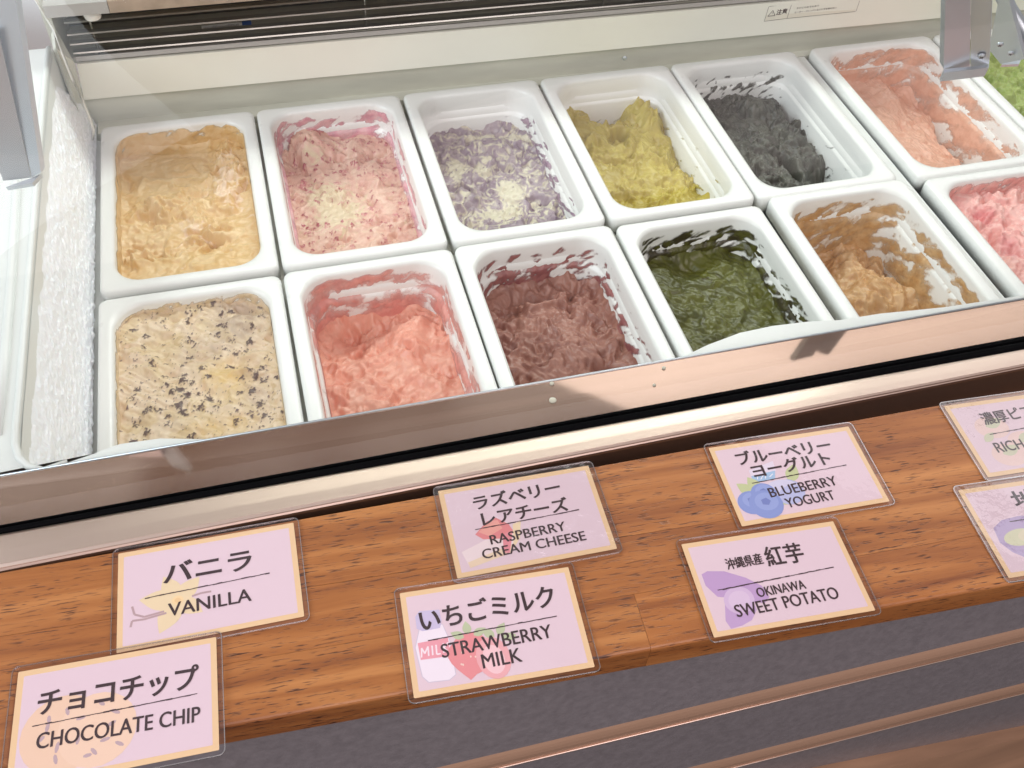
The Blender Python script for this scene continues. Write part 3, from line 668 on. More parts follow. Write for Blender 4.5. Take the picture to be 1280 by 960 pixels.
YB1, YB0, YF1, YF0 = .001, -.2585, -.2655, -.530
SPECS = [
 dict(box=(.0005, .1605, YB1, YB0), tub='white tub filled with yellow vanilla, back left corner beside the frost',
      label='creamy yellow vanilla ice cream with a torn heap, in the back left tub', seed=11, level=-20, ty=-3, soft=3.0, rough=11, rbias=.35,
      blobs=[(215, 262, 34, 17, 9), (285, 215, 13, 45, 5), (255, 185, 40, 18, -4), (290, 180, 10, 12, 5), (175, 175, 12, 12, 3)],
      rough_at=[(225, 262, 40, 24), (285, 215, 16, 42), (180, 320, 24, 16), (260, 300, 20, 16)],
      smooth_at=[(205, 200, 34, 20), (190, 185, 30, 16), (150, 230, 8, 30)], cols=[(214, 180, 126), (224, 196, 150), (232, 208, 180)], swbias=-.45, streak=.7, sdir=15, cling=4,
      patch=[(285, 230, 18, 50, .6), (240, 290, 20, 24, .4)],
      smear=dict(back=1.25, right=1.25, left=1.3, front=1.3, top=-3, thick=1.6, thin=.2, sx=16, sz=10)),
 dict(box=(.1635, .3225, YB1, YB0), tub='white tub of pink raspberry cream cheese, second in the back row',
      label='pale pink and cream ice cream flecked with red berries, right of the vanilla', seed=23, level=-38, soft=3, rough=5.5, rbias=0,
      blobs=[(385, 185, 26, 24, 17), (440, 180, 22, 14, 7), (470, 225, 12, 30, 5), (425, 270, 40, 40, 3)], streak=.8,
      smooth_at=[(415, 270, 22, 26)],
      cols=[(218, 184, 166), (212, 168, 152), (214, 196, 166)], swbias=-.25, swsoft=.5, patch=[(420, 265, 34, 40, .8), (400, 240, 20, 24, .4), (395, 200, 16, 12, .3)],
      chips=[(9., .30, .45, (160, 64, 82)), (4.0, .28, .12, (180, 96, 106)), (16, .3, .4, (196, 124, 128))],
      smear=dict(back=1.05, right=.98, left=1.15, front=.9, top=-7, thick=.8, thin=.7, sx=30, sz=14, shear=1.2, cols=[(228, 182, 186), (216, 156, 168)])),
 dict(box=(.3265, .4845, YB1, YB0), tub='white tub of purple blueberry yogurt, third in the back row',
      label='purple and cream marbled ice cream in the third tub of the back row', seed=37, level=-46, soft=3, rough=5., rbias=.1, ty=3,
      blobs=[(600, 185, 36, 18, 10), (655, 185, 14, 22, 5)], streak=1.,
      cols=[(162, 148, 154), (140, 124, 136), (206, 200, 178)], swbias=.02, swsoft=.30,
      patch=[(608, 172, 18, 10, .6), (650, 172, 14, 9, .6), (566, 212, 12, 12, .6), (600, 212, 10, 10, .5), (640, 240, 14, 17, .8), (625, 268, 24, 11, .6)],
      chips=[(5.5, .30, .28, (98, 72, 102))],
      smear=dict(back=.30, right=.84, left=.9, front=.6, top=-18, thick=1.0, thin=.6, sx=16, sz=9, shear=1.6, cols=[(164, 138, 154), (134, 106, 130)])),
 dict(box=(.4885, .6485, YB1, YB0), tub='white tub of yellow green pistachio, fourth in the back row',
      label='yellow green pistachio ice cream with a heap against the back corner of its tub', seed=41, level=-42, bz=-42, ty=4, tx=-4, soft=3, rough=6.2, rbias=.2, film=-.1,
      blobs=[(895, 195, 26, 46, -70), (880, 150, 18, 30, -60), (758, 138, 20, 13, -70), (775, 165, 9, 10, -20), (812, 150, 14, 24, 16), (722, 128, 7, 10, 8), (850, 262, 20, 10, 8), (905, 245, 12, 9, 26)],
      cols=[(184, 168, 80), (168, 150, 66)], streak=1.2, sdir=-55, cling=1,
      smear=dict(back=.40, right=.62, left=1.0, front=1., top=-12, lev=-60, thick=3, thin=.1, sx=20, sz=16, shear=1.6, cols=[(202, 190, 104), (190, 174, 84)])),
 dict(box=(.6515, .8155, YB1, YB0), tub='white tub of black sesame, fifth in the back row before the gap',
      label='charcoal black sesame ice cream heaped on the left of its tub', seed=53, level=-42, bz=-42, ty=0, soft=4, rough=7, rbias=.2, film=-.1,
      blobs=[(1062, 172, 30, 40, -70), (1062, 220, 32, 26, -60), (1010, 130, 24, 18, -60), (890, 110, 18, 10, -30), (940, 140, 22, 18, 16), (990, 210, 6, 20, -40), (945, 190, 20, 24, 6), (955, 110, 16, 8, -14)],
      cols=[(88, 88, 80), (74, 74, 68)], streak=1.6, sdir=-70, cling=1,
      smear=dict(back=.84, right=.42, left=1.05, front=.7, top=-13, lev=-60, thick=3, thin=.15, sx=10, sz=9, shear=.9, cols=[(90, 90, 82), (76, 76, 70)])),
 dict(box=(.8375, 1.0055, YB1 + .001, YB0 - .003), tub='white tub of orange peach ice cream right of the wide gap',
      label='peach orange ice cream scraped thin on the right side of its tub', seed=67, level=-50, bz=-45, tx=-16, soft=4, rough=2.4, rbias=-.1, tear=11, film=.3,
      blobs=[(1105, 110, 22, 40, 12), (1150, 95, 22, 16, 16), (1215, 165, 16, 40, -34), (1175, 215, 50, 16, 8)],
      cols=[(224, 180, 158), (216, 168, 144)], streak=1.1, sdir=-65, cling=4,
      smear=dict(back=1.3, right=1.12, left=1.3, front=1.2, top=-4, lev=-45, thick=1.3, thin=.8, sx=40, sz=24, shear=1.2)),
 dict(box=(1.010, 1.170, YB1, YB0), tub='white tub at the far right of the back row, holding green ice cream',
      label='bright green ice cream at the far right behind the steel clamp', seed=71, level=-14, soft=3, rough=6, tear=9, rbias=.4,
      cols=[(150, 166, 88), (128, 148, 66)], streak=.6,
      smear=dict(back=1.2, right=1.2, left=1.3, front=1.2, top=-3)),
 dict(box=(-.0005, .1605, YF1, YF0), tub='white tub full of chocolate chip, front left corner beside the frost',
      label='cream ice cream full of dark chocolate chips in the front left tub', seed=83, level=-12, soft=2.2, rough=3.4, rbias=0, tx=-1, tear=13,
      blobs=[(310, 385, 16, 8, -7), (230, 385, 26, 16, 3), (300, 480, 30, 40, 2)],
      cols=[(220, 198, 162), (228, 208, 182), (206, 182, 142)], swbias=-.3, streak=2.2, sdir=-38, cling=1,
      chips=[(12, .36, .5, (70, 50, 58)), (5.4, .32, .20, (96, 74, 80)), (2.6, .34, .14, (130, 108, 104))],
      tint_at=[(290, 470, 22, 24, .6, (218, 184, 118)), (280, 530, 30, 10, .5, (216, 180, 116)), (300, 400, 26, 30, .6, (160, 140, 126)), (320, 480, 14, 40, .4, (164, 140, 130)), (255, 440, 20, 16, .35, (170, 148, 130))],
      smear=dict(back=1., right=1.2, left=1.3, front=1.3, top=-3, thick=1.6)),
 dict(box=(.1635, .3240, YF1 + .002, YF0), tub='white tub of strawberry milk, second in the front row',
      label='coral pink strawberry ice cream, deeply scooped, right of the chocolate chip', seed=97, level=-50, soft=3, rough=5.5, rbias=.1, ty=-2, film=-.12,
      blobs=[(512, 430, 16, 30, 12), (525, 400, 12, 14, 10), (430, 425, 34, 18, -12), (450, 400, 30, 12, -16), (440, 500, 40, 26, 6)],
      cols=[(224, 156, 136), (228, 170, 150)], streak=1., sdir=20, cling=4,
      smear=dict(back=1.12, right=1.12, left=1.1, front=.9, top=-5, thick=1.4, thin=1.2, sx=44, sz=18, shear=.7, cols=[(226, 164, 154), (218, 148, 140)])),
 dict(box=(.3260, .4860, YF1 + .003, YF0), tub='white tub with maroon ice cream, third in the front row',
      label='dark maroon sweet potato ice cream with splotches up the walls of its tub', seed=103, level=-46, soft=5, rough=5.6, rbias=.1, film=.1,
      blobs=[(690, 440, 40, 30, 8), (670, 400, 26, 20, 8), (650, 370, 26, 10, -10), (735, 385, 16, 18, 6), (760, 465, 14, 12, -20)],
      cols=[(160, 114, 100), (142, 96, 84)], streak=1.4, sdir=-60, cling=7,
      smear=dict(back=.94, right=.78, left=1.0, front=.9, top=-8, thick=2., thin=.3, sx=17, sz=12, shear=.9, cols=[(158, 102, 98), (142, 84, 84)])),
 dict(box=(.4905, .6480, YF1, YF0), tub='white tub of dark green matcha, fourth in the front row',
      label='dark green matcha ice cream with streaks on the tub wall', seed=113, level=-38, soft=4, rough=2.2, rbias=-.2, tx=-4,
      blobs=[(860, 330, 20, 16, -10), (905, 340, 30, 40, 4)],
      cols=[(88, 90, 24), (72, 74, 20), (58, 50, 20)], swbias=-.3, swsoft=.4, streak=1.2, sdir=-40, cling=6,
      smear=dict(back=1.02, right=.86, left=1.1, front=.9, top=-7, thick=2., thin=.1, sx=20, sz=11, shear=1.5, cols=[(76, 76, 20), (52, 46, 18)])),
 dict(box=(.6600, .8200, YF1 + .0085, YF0), tub='white tub smeared with caramel, fifth in the front row',
      label='golden brown caramel ice cream scraped thin over its tub', seed=127, level=-74, bz=-70, soft=9, rough=2.6, rbias=-.1, film=.35,
      blobs=[(1045, 290, 22, 16, 14), (1085, 375, 40, 26, 20), (1060, 335, 26, 24, 16), (1135, 330, 20, 26, -24), (1020, 275, 20, 16, 18)],
      cols=[(206, 170, 126), (194, 152, 104), (212, 184, 150)], swbias=-.3, swsoft=.5, streak=1.4, sdir=-50, cling=5,
      smear=dict(back=1.22, right=1.08, left=1.2, front=1., top=-6, lev=-60, thick=1.6, thin=.8, sx=36, sz=22, shear=1.3, cols=[(204, 168, 122), (192, 150, 100)])),
 dict(box=(.8405, 1.0045, YF1 + .002, YF0), tub='white tub of pink ice cream at the right edge of the front row',
      label='light pink strawberry ice cream with deeper red patches at the right edge', seed=139, level=-17, soft=3, rough=5, rbias=.1, tear=16,
      blobs=[(1235, 275, 12, 14, -6)],
      cols=[(230, 182, 174), (224, 162, 156), (234, 194, 186)], swbias=-.2, streak=1, cling=2,
      tint_at=[(1228, 268, 14, 14, 1., (212, 130, 130)), (1262, 310, 12, 16, .6, (208, 126, 130))],
      smear=dict(back=1.2, right=1.2, left=1.3, front=1.2, top=-3)),
 ]
rj = random.Random(5)
for S in SPECS:
    x0, x1, y1, y0 = S['box']
    tb = put_tub(x0, x1, y1, y0, S['tub'])
    ic = make_ice(S, tb, x1 - x0, y1 - y0)
    rz = math.radians(rj.uniform(-.35, .35)); tb.rotation_euler.z = rz; ic.rotation_euler.z = rz

for i_, xg in enumerate((.162, .3245, .4865, .650)):
    bm_obj('support_rail', box(xg - .009, xg + .009, -.54, .004, -.030, -.0195), M['wall'], left)
bm_obj('support_rail', box(-.021, .006, -.545, .004, -.030, -.0195), M['liner'], left)
# divider rail in the gap before the sixth column
o = bm_obj('divider_rail', box(.8185, .8345, -.53, .002, -.03, -.012), M['liner'], bevel=.002); tag(o, 'white divider rail in the wide gap between the tubs', 'rail')

# ------------------------------------------------------------------ steel glass clamps
def screw(loc, n, r, parent):
    o = lathe('screw', [(r, 0), (r, r * .25), (r * .75, r * .55), (r * .3, r * .68)], loc, n, M['steel'], parent, 18)
    q = Vector((0, 0, 1)).rotation_difference(Vector(n).normalized())
    for a in (0, math.pi / 2):
        bm = bmesh.new(); L_, w_ = r * .5, r * .12
        c, s_ = math.cos(a + .4), math.sin(a + .4)
        P = [(-L_, -w_), (L_, -w_), (L_, w_), (-L_, w_)]
        P8 = [Vector(loc) + q @ Vector((px * c - py * s_, px * s_ + py * c, h)) for h in (r * .6, r * .72) for px, py in P]
        bm_obj('screw_slot', hexa(P8), M['rubber'], o)
def clamp(name, px, zlow, ylean, label, faces):
    pass
# right clamp: two facets seen from below left, hanging over the peach tub
def prism_from_px(name, quads, depth, material, parent, origin, bevel=.0008):
    """a plate whose visible face has the given four corners (px, py, z), thickened away from the camera"""
    P = [atz(*q) - origin for q in quads]; n = np.cross(P[1] - P[0], P[3] - P[0]); n /= np.linalg.norm(n)
    P[2] = atplane(quads[2][0], quads[2][1], P[0] + origin, n) - origin
    if np.dot(n, CAM_POS - origin - P[0]) > 0: n = -n
    return bm_obj(name, hexa([*P, *[p + n * depth for p in P]]), material, parent, bevel=bevel), -n
ro = atz(1210, 85, .2)
rc = empty('glass_clamp', ro); tag(rc, 'square steel glass clamp hanging over the peach tub at the top right', 'clamp')
f1, n1 = prism_from_px('clamp_plate', [(1179.5, 86, .20), (1212.3, 85, .197), (1214, -40, .30), (1183, -40, .305)], .008, M['steel'], rc, ro)
f2, n2 = prism_from_px('clamp_plate', [(1212.8, 85, .197), (1236.5, 80, .205), (1242, -40, .31), (1214.5, -40, .30)], .008, M['steel'], rc, ro)
prism_from_px('clamp_foot', [(1180, 91, .1985), (1236, 84.5, .2035), (1236.6, 80.5, .2045), (1179.6, 86.5, .1995)], .010, M['steel'], rc, ro, .0004)
screw(atz(1227, 69.5, .214) - ro, n2, .0032, rc)
# polished arm with two screws behind it
ro2 = atz(1260, 60, .16)
ar = empty('steel_support', ro2); tag(ar, 'polished steel arm with two screws at the top right corner', 'support')
prism_from_px('arm_plate', [(1236, 62, .165), (1251, 80, .160), (1280, 74, .165), (1254, -30, .23)], .004, M['steel'], ar, ro2)
tube('arm_tube', [atz(u, v, z) - ro2 for u, v, z in ((1246, -20, .22), (1262, 12, .20), (1280, 40, .185), (1305, 75, .17))], .0065, M['steel'], ar, 14)
prism_from_px('arm_plate', [(1252, 81, .158), (1274, 80, .160), (1290, 40, .172), (1276, 46, .17)], .003, M['steel'], ar, ro2)
screw(atz(1250, 55, .182) - ro2, n2, .0030, ar); screw(atz(1263, 66, .176) - ro2, n2, .0028, ar)
# left clamp
lo = atz(30, 220, .2)
lc = empty('glass_clamp', lo); tag(lc, 'long steel glass clamp with a stamped edge at the top left', 'clamp')
f3, n3 = prism_from_px('clamp_plate', [(4, 226, .20), (39, 222, .20), (-2, 40, .30), (-60, 60, .30)], .006, M['steel'], lc, lo)
prism_from_px('clamp_plate', [(39.6, 222, .20), (51, 216, .205), (17, -20, .335), (-12, -10, .330)], .006, M['steel'], lc, lo)
prism_from_px('clamp_foot', [(7, 234, .1975), (40, 229, .1975), (51, 217, .2045), (39, 222.5, .1995)], .006, M['steel'], lc, lo, .0004)
screw(atz(13.5, 211, .2055) - lo, n3, .0036, lc)

# ------------------------------------------------------------------ glass pane standing in the gasket, leaning back
prof = [(-.5695, .098), (-.560, .135), (-.545, .175), (-.522, .215), (-.492, .255), (-.455, .292), (-.412, .325), (-.362, .352), (-.306, .372), (-.245, .384), (-.18, .388)]
secs = []
for x in (-.44, 1.29):
    yo = onl(g0, g1, x)[1] - g0[1] + .000
    yo += .0055; inner = [(x, y_ + yo + .0012, z_) for y_, z_ in prof]; outer = [(x, y_ + yo - .0030, z_ + .0012) for y_, z_ in prof]
    secs.append(inner + outer[::-1])
o = bm_obj('curved_glass_front', sweep(secs), M['pane'], smooth=False)
o.data.shade_smooth()
tag(o, 'curved clear glass front of the display case rising from the black gasket', 'glass front')

# ------------------------------------------------------------------ wooden shelf, made of glued staves
WZ = .10
wa, wb = atz(60, 948, WZ), atz(1280, 727, WZ)
rot = math.atan2(wb[1] - wa[1], wb[0] - wa[0])
shelf = empty('wooden_shelf', (wa[0], wa[1], WZ), rot); tag(shelf, 'reddish brown wooden shelf of glued staves in front of the display case', 'shelf')
rnd = random.Random(12)
sb0, sb1 = P3(0, 716.5, WZ), P3(1280, 488, WZ)
def shelf_local(p):
    dx, dy = p[0] - wa[0], p[1] - wa[1]; return dx * math.cos(rot) + dy * math.sin(rot), -dx * math.sin(rot) + dy * math.cos(rot)
(sx0, sy0), (sx1, sy1) = shelf_local(sb0), shelf_local(sb1)
def back_y(x): return sy0 + (sy1 - sy0) * (x - sx0) / (sx1 - sx0)
th = .026; yy0 = 0.; rows = [.036, .040, .060]
for ri, rh in enumerate(rows):
    x = -.5 - rnd.uniform(0, .15)
    while x < 1.2:
        Ln = rnd.uniform(.34, .62); z1 = -rnd.uniform(0, .00012)
        bm = box(x + .0001, x + Ln - .0001, yy0 + (.0001 if ri else 0), yy0 + rh - .0001, -th, z1)
        if ri == 0:
            es = [e for e in bm.edges if all(abs(v.co.y - yy0) < 1e-5 for v in e.verts) and abs(e.verts[0].co.z - e.verts[1].co.z) < 1e-6]
            bmesh.ops.bevel(bm, geom=es, offset=.0028, segments=4, affect='EDGES', profile=.5)
        if ri == len(rows) - 1:
            for v in bm.verts:
                if v.co.y > yy0 + rh / 2: v.co.y = max(back_y(v.co.x), yy0 + .004)
        for v in bm.verts: v.co.x -= x
        bm_obj('stave', bm, M['wood'], shelf, (x, 0, 0)); x += Ln
    yy0 += rh

# ------------------------------------------------------------------ siding below the shelf
sid = empty('counter_front', (0, -.73, 0)); tag(sid, 'grey counter front of overlapping boards with light lower lips below the shelf', 'counter')
so = np.array([0, -.73, 0])
def ln(p, q, y, x0=-.45, x1=1.35):
    a, b = aty(*p, y), aty(*q, y); return onl(a, b, x0), onl(a, b, x1)
Yp = -.728
lines = [ln((350, 930), (1280, 723), Yp), ln((850, 902), (1280, 798), Yp - .004), ln((904, 960), (1280, 864), Yp - .006), ln((1105, 960), (1280, 922), Yp - .008)]
for i in range(3):
    (a, b), (c, d) = lines[i], lines[i + 1]
    off = np.array([0, .012, 0]) if i else np.zeros(3)
    h = .019
    # flat board: top slightly recessed under the board above, bottom proud
    up = np.array([0, 0, h])
    if i < 3:
        top_l, top_r = a + np.array([0, .012, .0]), b + np.array([0, .012, .0])
        bl, br = c + up + [0, .002, 0], d + up + [0, .002, 0]
        bd = bm_obj('siding_board', hexa([q - so for q in (bl, br, br + [0, .01, 0], bl + [0, .01, 0], top_l, top_r, top_r + [0, .01, 0], top_l + [0, .01, 0])]), M['grey'], sid)
        # rounded lip along its foot
        secs = []
        for q in (c, d):
            s = []
            for k in range(7):
                t = k / 6; s.append(q - so + np.array([0, -.0015 + .0035 * t ** 2.2 + .0006 * (1 - abs(2 * t - 1)) * -1, h * t]))
            s += [q - so + np.array([0, .014, h]), q - so + np.array([0, .014, 0])]
            secs.append(s)
        lp = bm_obj('siding_lip', sweep(secs), M['lip'], sid)
        tube('lip_edge', [c - so + np.array([0, -.002, .0006]), d - so + np.array([0, -.002, .0006])], .0009, M['bar'], lp, 6)
a, b = lines[3]
bm_obj('foot_board', hexa([q - so for q in (a + [0, -.035, -.075], b + [0, -.035, -.075], b + [0, .01, -.075], a + [0, .01, -.075], a + [0, -.006, .022], b + [0, -.006, .022], b + [0, .01, .022], a + [0, .01, .022])]), M['floorwood'], sid)
o = bm_obj('floor', box(-1.5, 2.5, -2.2, -.6, -.80, -.78), M['dark']); tag(o, kind='structure')

# ------------------------------------------------------------------ name cards
def text_mesh(s, bold=.012):
    cu = bpy.data.curves.new('t', 'FONT'); cu.body = s; cu.size = 1; cu.offset = bold; cu.resolution_u = 4; cu.align_x = 'LEFT'
    ob = bpy.data.objects.new('t', cu); COL.objects.link(ob)
    dg = bpy.context.evaluated_depsgraph_get(); me = bpy.data.meshes.new_from_object(ob.evaluated_get(dg))
    bpy.data.objects.remove(ob); return me
def disc(cx, cy, rx, ry, rot=0., n=22):
    c, s_ = math.cos(rot), math.sin(rot)
    return [(cx + rx * math.cos(t) * c - ry * math.sin(t) * s_, cy + rx * math.cos(t) * s_ + ry * math.sin(t) * c) for t in (2 * math.pi * k / n for k in range(n))]
def leaf(cx, cy, L_, w_, rot, n=9):
    c, s_ = math.cos(rot), math.sin(rot); P = []
    for k in range(n): t = k / (n - 1); P.append((L_ * t, w_ * math.sin(math.pi * t ** .8)))
    for k in range(n - 2, 0, -1): t = k / (n - 1); P.append((L_ * t, -w_ * math.sin(math.pi * t ** .8)))
    return [(cx + x * c - y * s_, cy + x * s_ + y * c) for x, y in P]
def stroke(pts, w_):
    """flat ribbon along a polyline as convex quads"""
    out = []
    for (x0, y0), (x1, y1) in zip(pts, pts[1:]):
        L_ = math.hypot(x1 - x0, y1 - y0) or 1e-6; nx_, ny_ = -(y1 - y0) / L_ * w_ / 2, (x1 - x0) / L_ * w_ / 2
        out.append([(x0 + nx_, y0 + ny_), (x0 - nx_, y0 - ny_), (x1 - nx_, y1 - ny_), (x1 + nx_, y1 + ny_)])
    return out
def roundrect(w_, h_, r, n=5):
    P = []
    for cx, cy, a0 in ((w_ / 2 - r, h_ / 2 - r, 0), (-w_ / 2 + r, h_ / 2 - r, 90), (-w_ / 2 + r, -h_ / 2 + r, 180), (w_ / 2 - r, -h_ / 2 + r, 270)):
        for k in range(n): t = math.radians(a0 + 90 * k / (n - 1)); P.append((cx + r * math.cos(t), cy + r * math.sin(t)))
    return P
def plate2d(name, P, z0, z1, material, parent):
    bm = bmesh.new(); A = [bm.verts.new((x, y, z0)) for x, y in P]; B_ = [bm.verts.new((x, y, z1)) for x, y in P]; n = len(P)
    bm.faces.new(A[::-1]); bm.faces.new(B_)
    for i in range(n): bm.faces.new((A[i], A[(i + 1) % n], B_[(i + 1) % n], B_[i]))
    return bm_obj(name, bm, material, parent)

def card(corners, label, texts, line, art, film='film', lift=0., tilt=(0, 0)):
    """corners TL TR BR in pixels of the paper; everything on the card is given in the same pixels"""
    TL, TR, BR = [atz(*c, WZ + .001) for c in corners]
    ang = math.atan2(TR[1] - TL[1], TR[0] - TL[0]); w_, h_ = 104.5, 65.
    c, s_ = math.cos(ang), math.sin(ang); ex, ey = np.array([c, s_]), np.array([-s_, c])
    # least squares centre from the corners, keep the standard card size
    ws, hs = np.linalg.norm((TR - TL)[:2]) * 1000, np.linalg.norm((BR - TR)[:2]) * 1000
    ctr = ((TL + BR) / 2)[:2]
    t = empty('name_card', (ctr[0], ctr[1], WZ + .0003 + lift), ang); tag(t, label, 'name card', 'laminated flavour name cards on the wooden shelf')
    t.rotation_euler = (math.radians(tilt[0]), math.radians(tilt[1]), ang)
    def L2(u, v):
        p = atz(u, v, WZ + .001)[:2] - ctr; return float(p @ ex), float(p @ ey)
    W2, H2 = ws / 1000, hs / 1000
    plate2d('border', roundrect(W2, H2, .0006, 3), .0002, .0004, M['border'], t)
    plate2d('paper', roundrect(W2 - .0066, H2 - .0066, .0003, 2), .0004, .00046, M['paper'], t)
    # drawing
    V, F, C = [], [], []; z = .00050
    def poly(P, col):
        nonlocal z
        n0 = len(V); V.extend([(x, y, z) for x, y in P]); F.append(tuple(range(n0, n0 + len(P)))); C.extend([(*lin(tuple(c_ * .72 + p_ * .28 for c_, p_ in zip(col, (224, 206, 216)))), 1)] * len(P)); z += .0000035
    if art:
        art(L2, poly)
        mesh('drawing', V, F, M['colour'], t, colors=C)
    # underline
    pts = [L2(*p) for p in line]; r = random.Random(len(label)); V2, F2 = [], []
    n = 26
    for k in range(n):
        t0, t1 = k / n, (k + 1) / n
        a = [pts[0][j] + (pts[1][j] - pts[0][j]) * t0 for j in (0, 1)]; b = [pts[0][j] + (pts[1][j] - pts[0][j]) * t1 for j in (0, 1)]
        wv = r.uniform(.0004, .0009); oy = r.uniform(-.00012, .00012)
        for q in stroke([(a[0], a[1] + oy), (b[0], b[1] + oy)], wv):
            n0 = len(V2); V2 += [(x, y, .00064) for x, y in q]; F2.append((n0, n0 + 1, n0 + 2, n0 + 3))
    mesh('underline', V2, F2, M['print'], t)
    # lettering: text, left px, right px (baseline), height in mm, boldness
    for tx in texts:
        s, pl, pr, hh = tx[:4]; bold = tx[4] if len(tx) > 4 else 0.
        me = text_mesh(s, bold); co = np.zeros(len(me.vertices) * 3, np.float32); me.vertices.foreach_get('co', co); co = co.reshape(-1, 3)
        x0, x1, y0, y1 = co[:, 0].min(), co[:, 0].max(), co[:, 1].min(), co[:, 1].max()
        a, b = np.array(L2(*pl)), np.array(L2(*pr)); d = b - a; Lw = np.linalg.norm(d); d /= Lw; nn_ = np.array([-d[1], d[0]])
        q = a + np.outer((co[:, 0] - x0) / (x1 - x0) * Lw, d) + np.outer((co[:, 1] - y0) / (y1 - y0) * hh * (.00128 if len(tx) > 4 else .00114), nn_)
        co[:, :2] = q; co[:, 2] = .00068; me.vertices.foreach_set('co', co.ravel()); me.update()
        if True:                             # heavier strokes
            bm = bmesh.new(); bm.from_mesh(me)
            g = bmesh.ops.duplicate(bm, geom=bm.verts[:] + bm.edges[:] + bm.faces[:])
            nv = [v for v in g['geom'] if isinstance(v, bmesh.types.BMVert)]
            bmesh.ops.translate(bm, verts=nv, vec=(d[0] * .00036, d[1] * .00036 + .00014, .00001)); bm.to_mesh(me); bm.free()
        link('lettering', me, M['print'], t)
    outer, inner = roundrect(W2 + .0066, H2 + .0066, .0036, 7), roundrect(W2 + .0056, H2 + .0056, .0031, 7)
    n_ = len(outer); Vr = [(x, y, .0001) for x, y in outer] + [(x, y, .0011) for x, y in outer] + [(x, y, .0011) for x, y in inner] + [(x, y, .0001) for x, y in inner]
    Fr = [(k * n_ + i, k * n_ + (i + 1) % n_, ((k + 1) % 4) * n_ + (i + 1) % n_, ((k + 1) % 4) * n_ + i) for k in range(4) for i in range(n_)]
    mesh('laminate_edge', Vr, Fr, M['rim'], t)
    plate2d('laminate', roundrect(W2 + .0055, H2 + .0055, .0030), 0., .0010, M[film], t)
    return t

# --- drawings
def art_vanilla(L2, poly):
    y1, y2, br = (236, 214, 156), (240, 222, 176), (172, 140, 138)
    c = L2(222, 750)
    for px in ((205, 722), (248, 722), (176, 750), (200, 790), (252, 764)):
        q = L2(*px); dx, dy = q[0] - c[0], q[1] - c[1]; L_ = math.hypot(dx, dy) * 1.05; poly(leaf(c[0], c[1], L_, L_ * .30, math.atan2(dy, dx)), y1)
    poly(disc(*c, .0034, .0030), (246, 214, 140)); poly(disc(*c, .0018, .0016), (238, 196, 120))
    for pts in (((165, 758), (168, 768), (180, 771), (205, 764)), ((163, 784), (165, 776), (180, 774), (208, 766)), ((240, 745), (252, 741), (264, 739))):
        for q in stroke([L2(*p) for p in pts], .0013): poly(q, br)
def art_choco(L2, poly):
    a, b = L2(78, 918), L2(122, 912)
    poly(disc(*a, .0215, .0215), (240, 200, 158)); poly(disc(*b, .0205, .0205), (244, 206, 166))
    r = random.Random(3)
    for u, v in ((62, 900), (85, 890), (102, 898), (128, 880), (52, 925), (72, 935), (98, 925), (140, 905), (150, 930), (118, 940), (132, 925), (70, 950), (110, 945), (60, 910), (145, 890)):
        x, y_ = L2(u, v); poly(disc(x, y_, .0020 + r.random() * .0012, .0011, r.random() * 3, 7), (178, 150, 152))
def art_straw(L2, poly):
    # bottle
    w_ = (240, 230, 240)
    P = [L2(*p) for p in ((524, 787), (553, 780), (562, 800), (570, 843), (562, 850), (536, 853), (528, 846), (519, 810))]; poly(P, (246, 238, 246))
    for q in stroke(P + P[:1], .0005): poly(q, (206, 196, 212))
    poly([L2(*p) for p in ((519, 771), (524, 764), (549, 762), (552, 776), (550, 785), (528, 789), (521, 786))], (196, 188, 224))
    poly([L2(*p) for p in ((522, 804), (560, 797), (563, 820), (526, 825))], (238, 140, 152))
    # MILK lettering in light strokes
    def seg(a, b):
        for q in stroke([L2(*a), L2(*b)], .0009): poly(q, (252, 236, 240))
    seg((527, 822), (527, 810)); seg((527, 810), (531, 817)); seg((531, 817), (535, 808)); seg((535, 808), (536, 820)); seg((541, 819), (540, 807)); seg((545, 806), (546, 818)); seg((546, 818), (551, 817)); seg((555, 816), (554, 804)); seg((560, 803), (555, 810)); seg((555, 810), (561, 815))
    # berries
    c = L2(592, 820); poly(leaf(c[0] - .001, c[1] + .014, .028, .0125, -math.pi / 2 - .1), (232, 120, 120)); poly(disc(c[0] - .001, c[1] + .002, .0120, .0130, 0), (232, 120, 120))
    d = L2(617, 822); poly(disc(*d, .0098, .0130, .15), (240, 160, 160)); poly(disc(d[0], d[1] - .001, .0062, .0090, .15), (250, 200, 200))
    for u, v, an in ((580, 797, 2.6), (592, 794, .4), (585, 793, 1.6), (618, 796, 2.4), (622, 793, .9), (628, 798, .1)):
        x, y_ = L2(u, v); poly(leaf(x, y_, .0085, .0026, an), (176, 196, 140))
    r = random.Random(8)
    for k in range(9): poly(disc(c[0] + r.uniform(-.008, .006), c[1] + r.uniform(-.008, .008), .0005, .0007, 0, 6), (250, 214, 190))
def art_rasp(L2, poly):
    poly([L2(*p) for p in ((577, 690), (620, 668), (646, 664), (640, 688), (588, 710))], (244, 226, 222))
    poly([L2(*p) for p in ((585, 703), (640, 680), (641, 690), (588, 710))], (240, 214, 168))
    poly([L2(*p) for p in ((594, 668), (608, 652), (620, 647), (636, 655), (642, 664), (626, 673), (604, 674))], (228, 110, 108))
    poly([L2(*p) for p in ((598, 665), (612, 651), (622, 650), (628, 660), (612, 670))], (240, 150, 128))
    poly([L2(*p) for p in ((628, 668), (641, 662), (639, 680), (637, 692), (630, 690))], (232, 120, 128))
    poly([L2(*p) for p in ((641, 655), (651, 651), (650, 672), (642, 686))], (244, 220, 160))
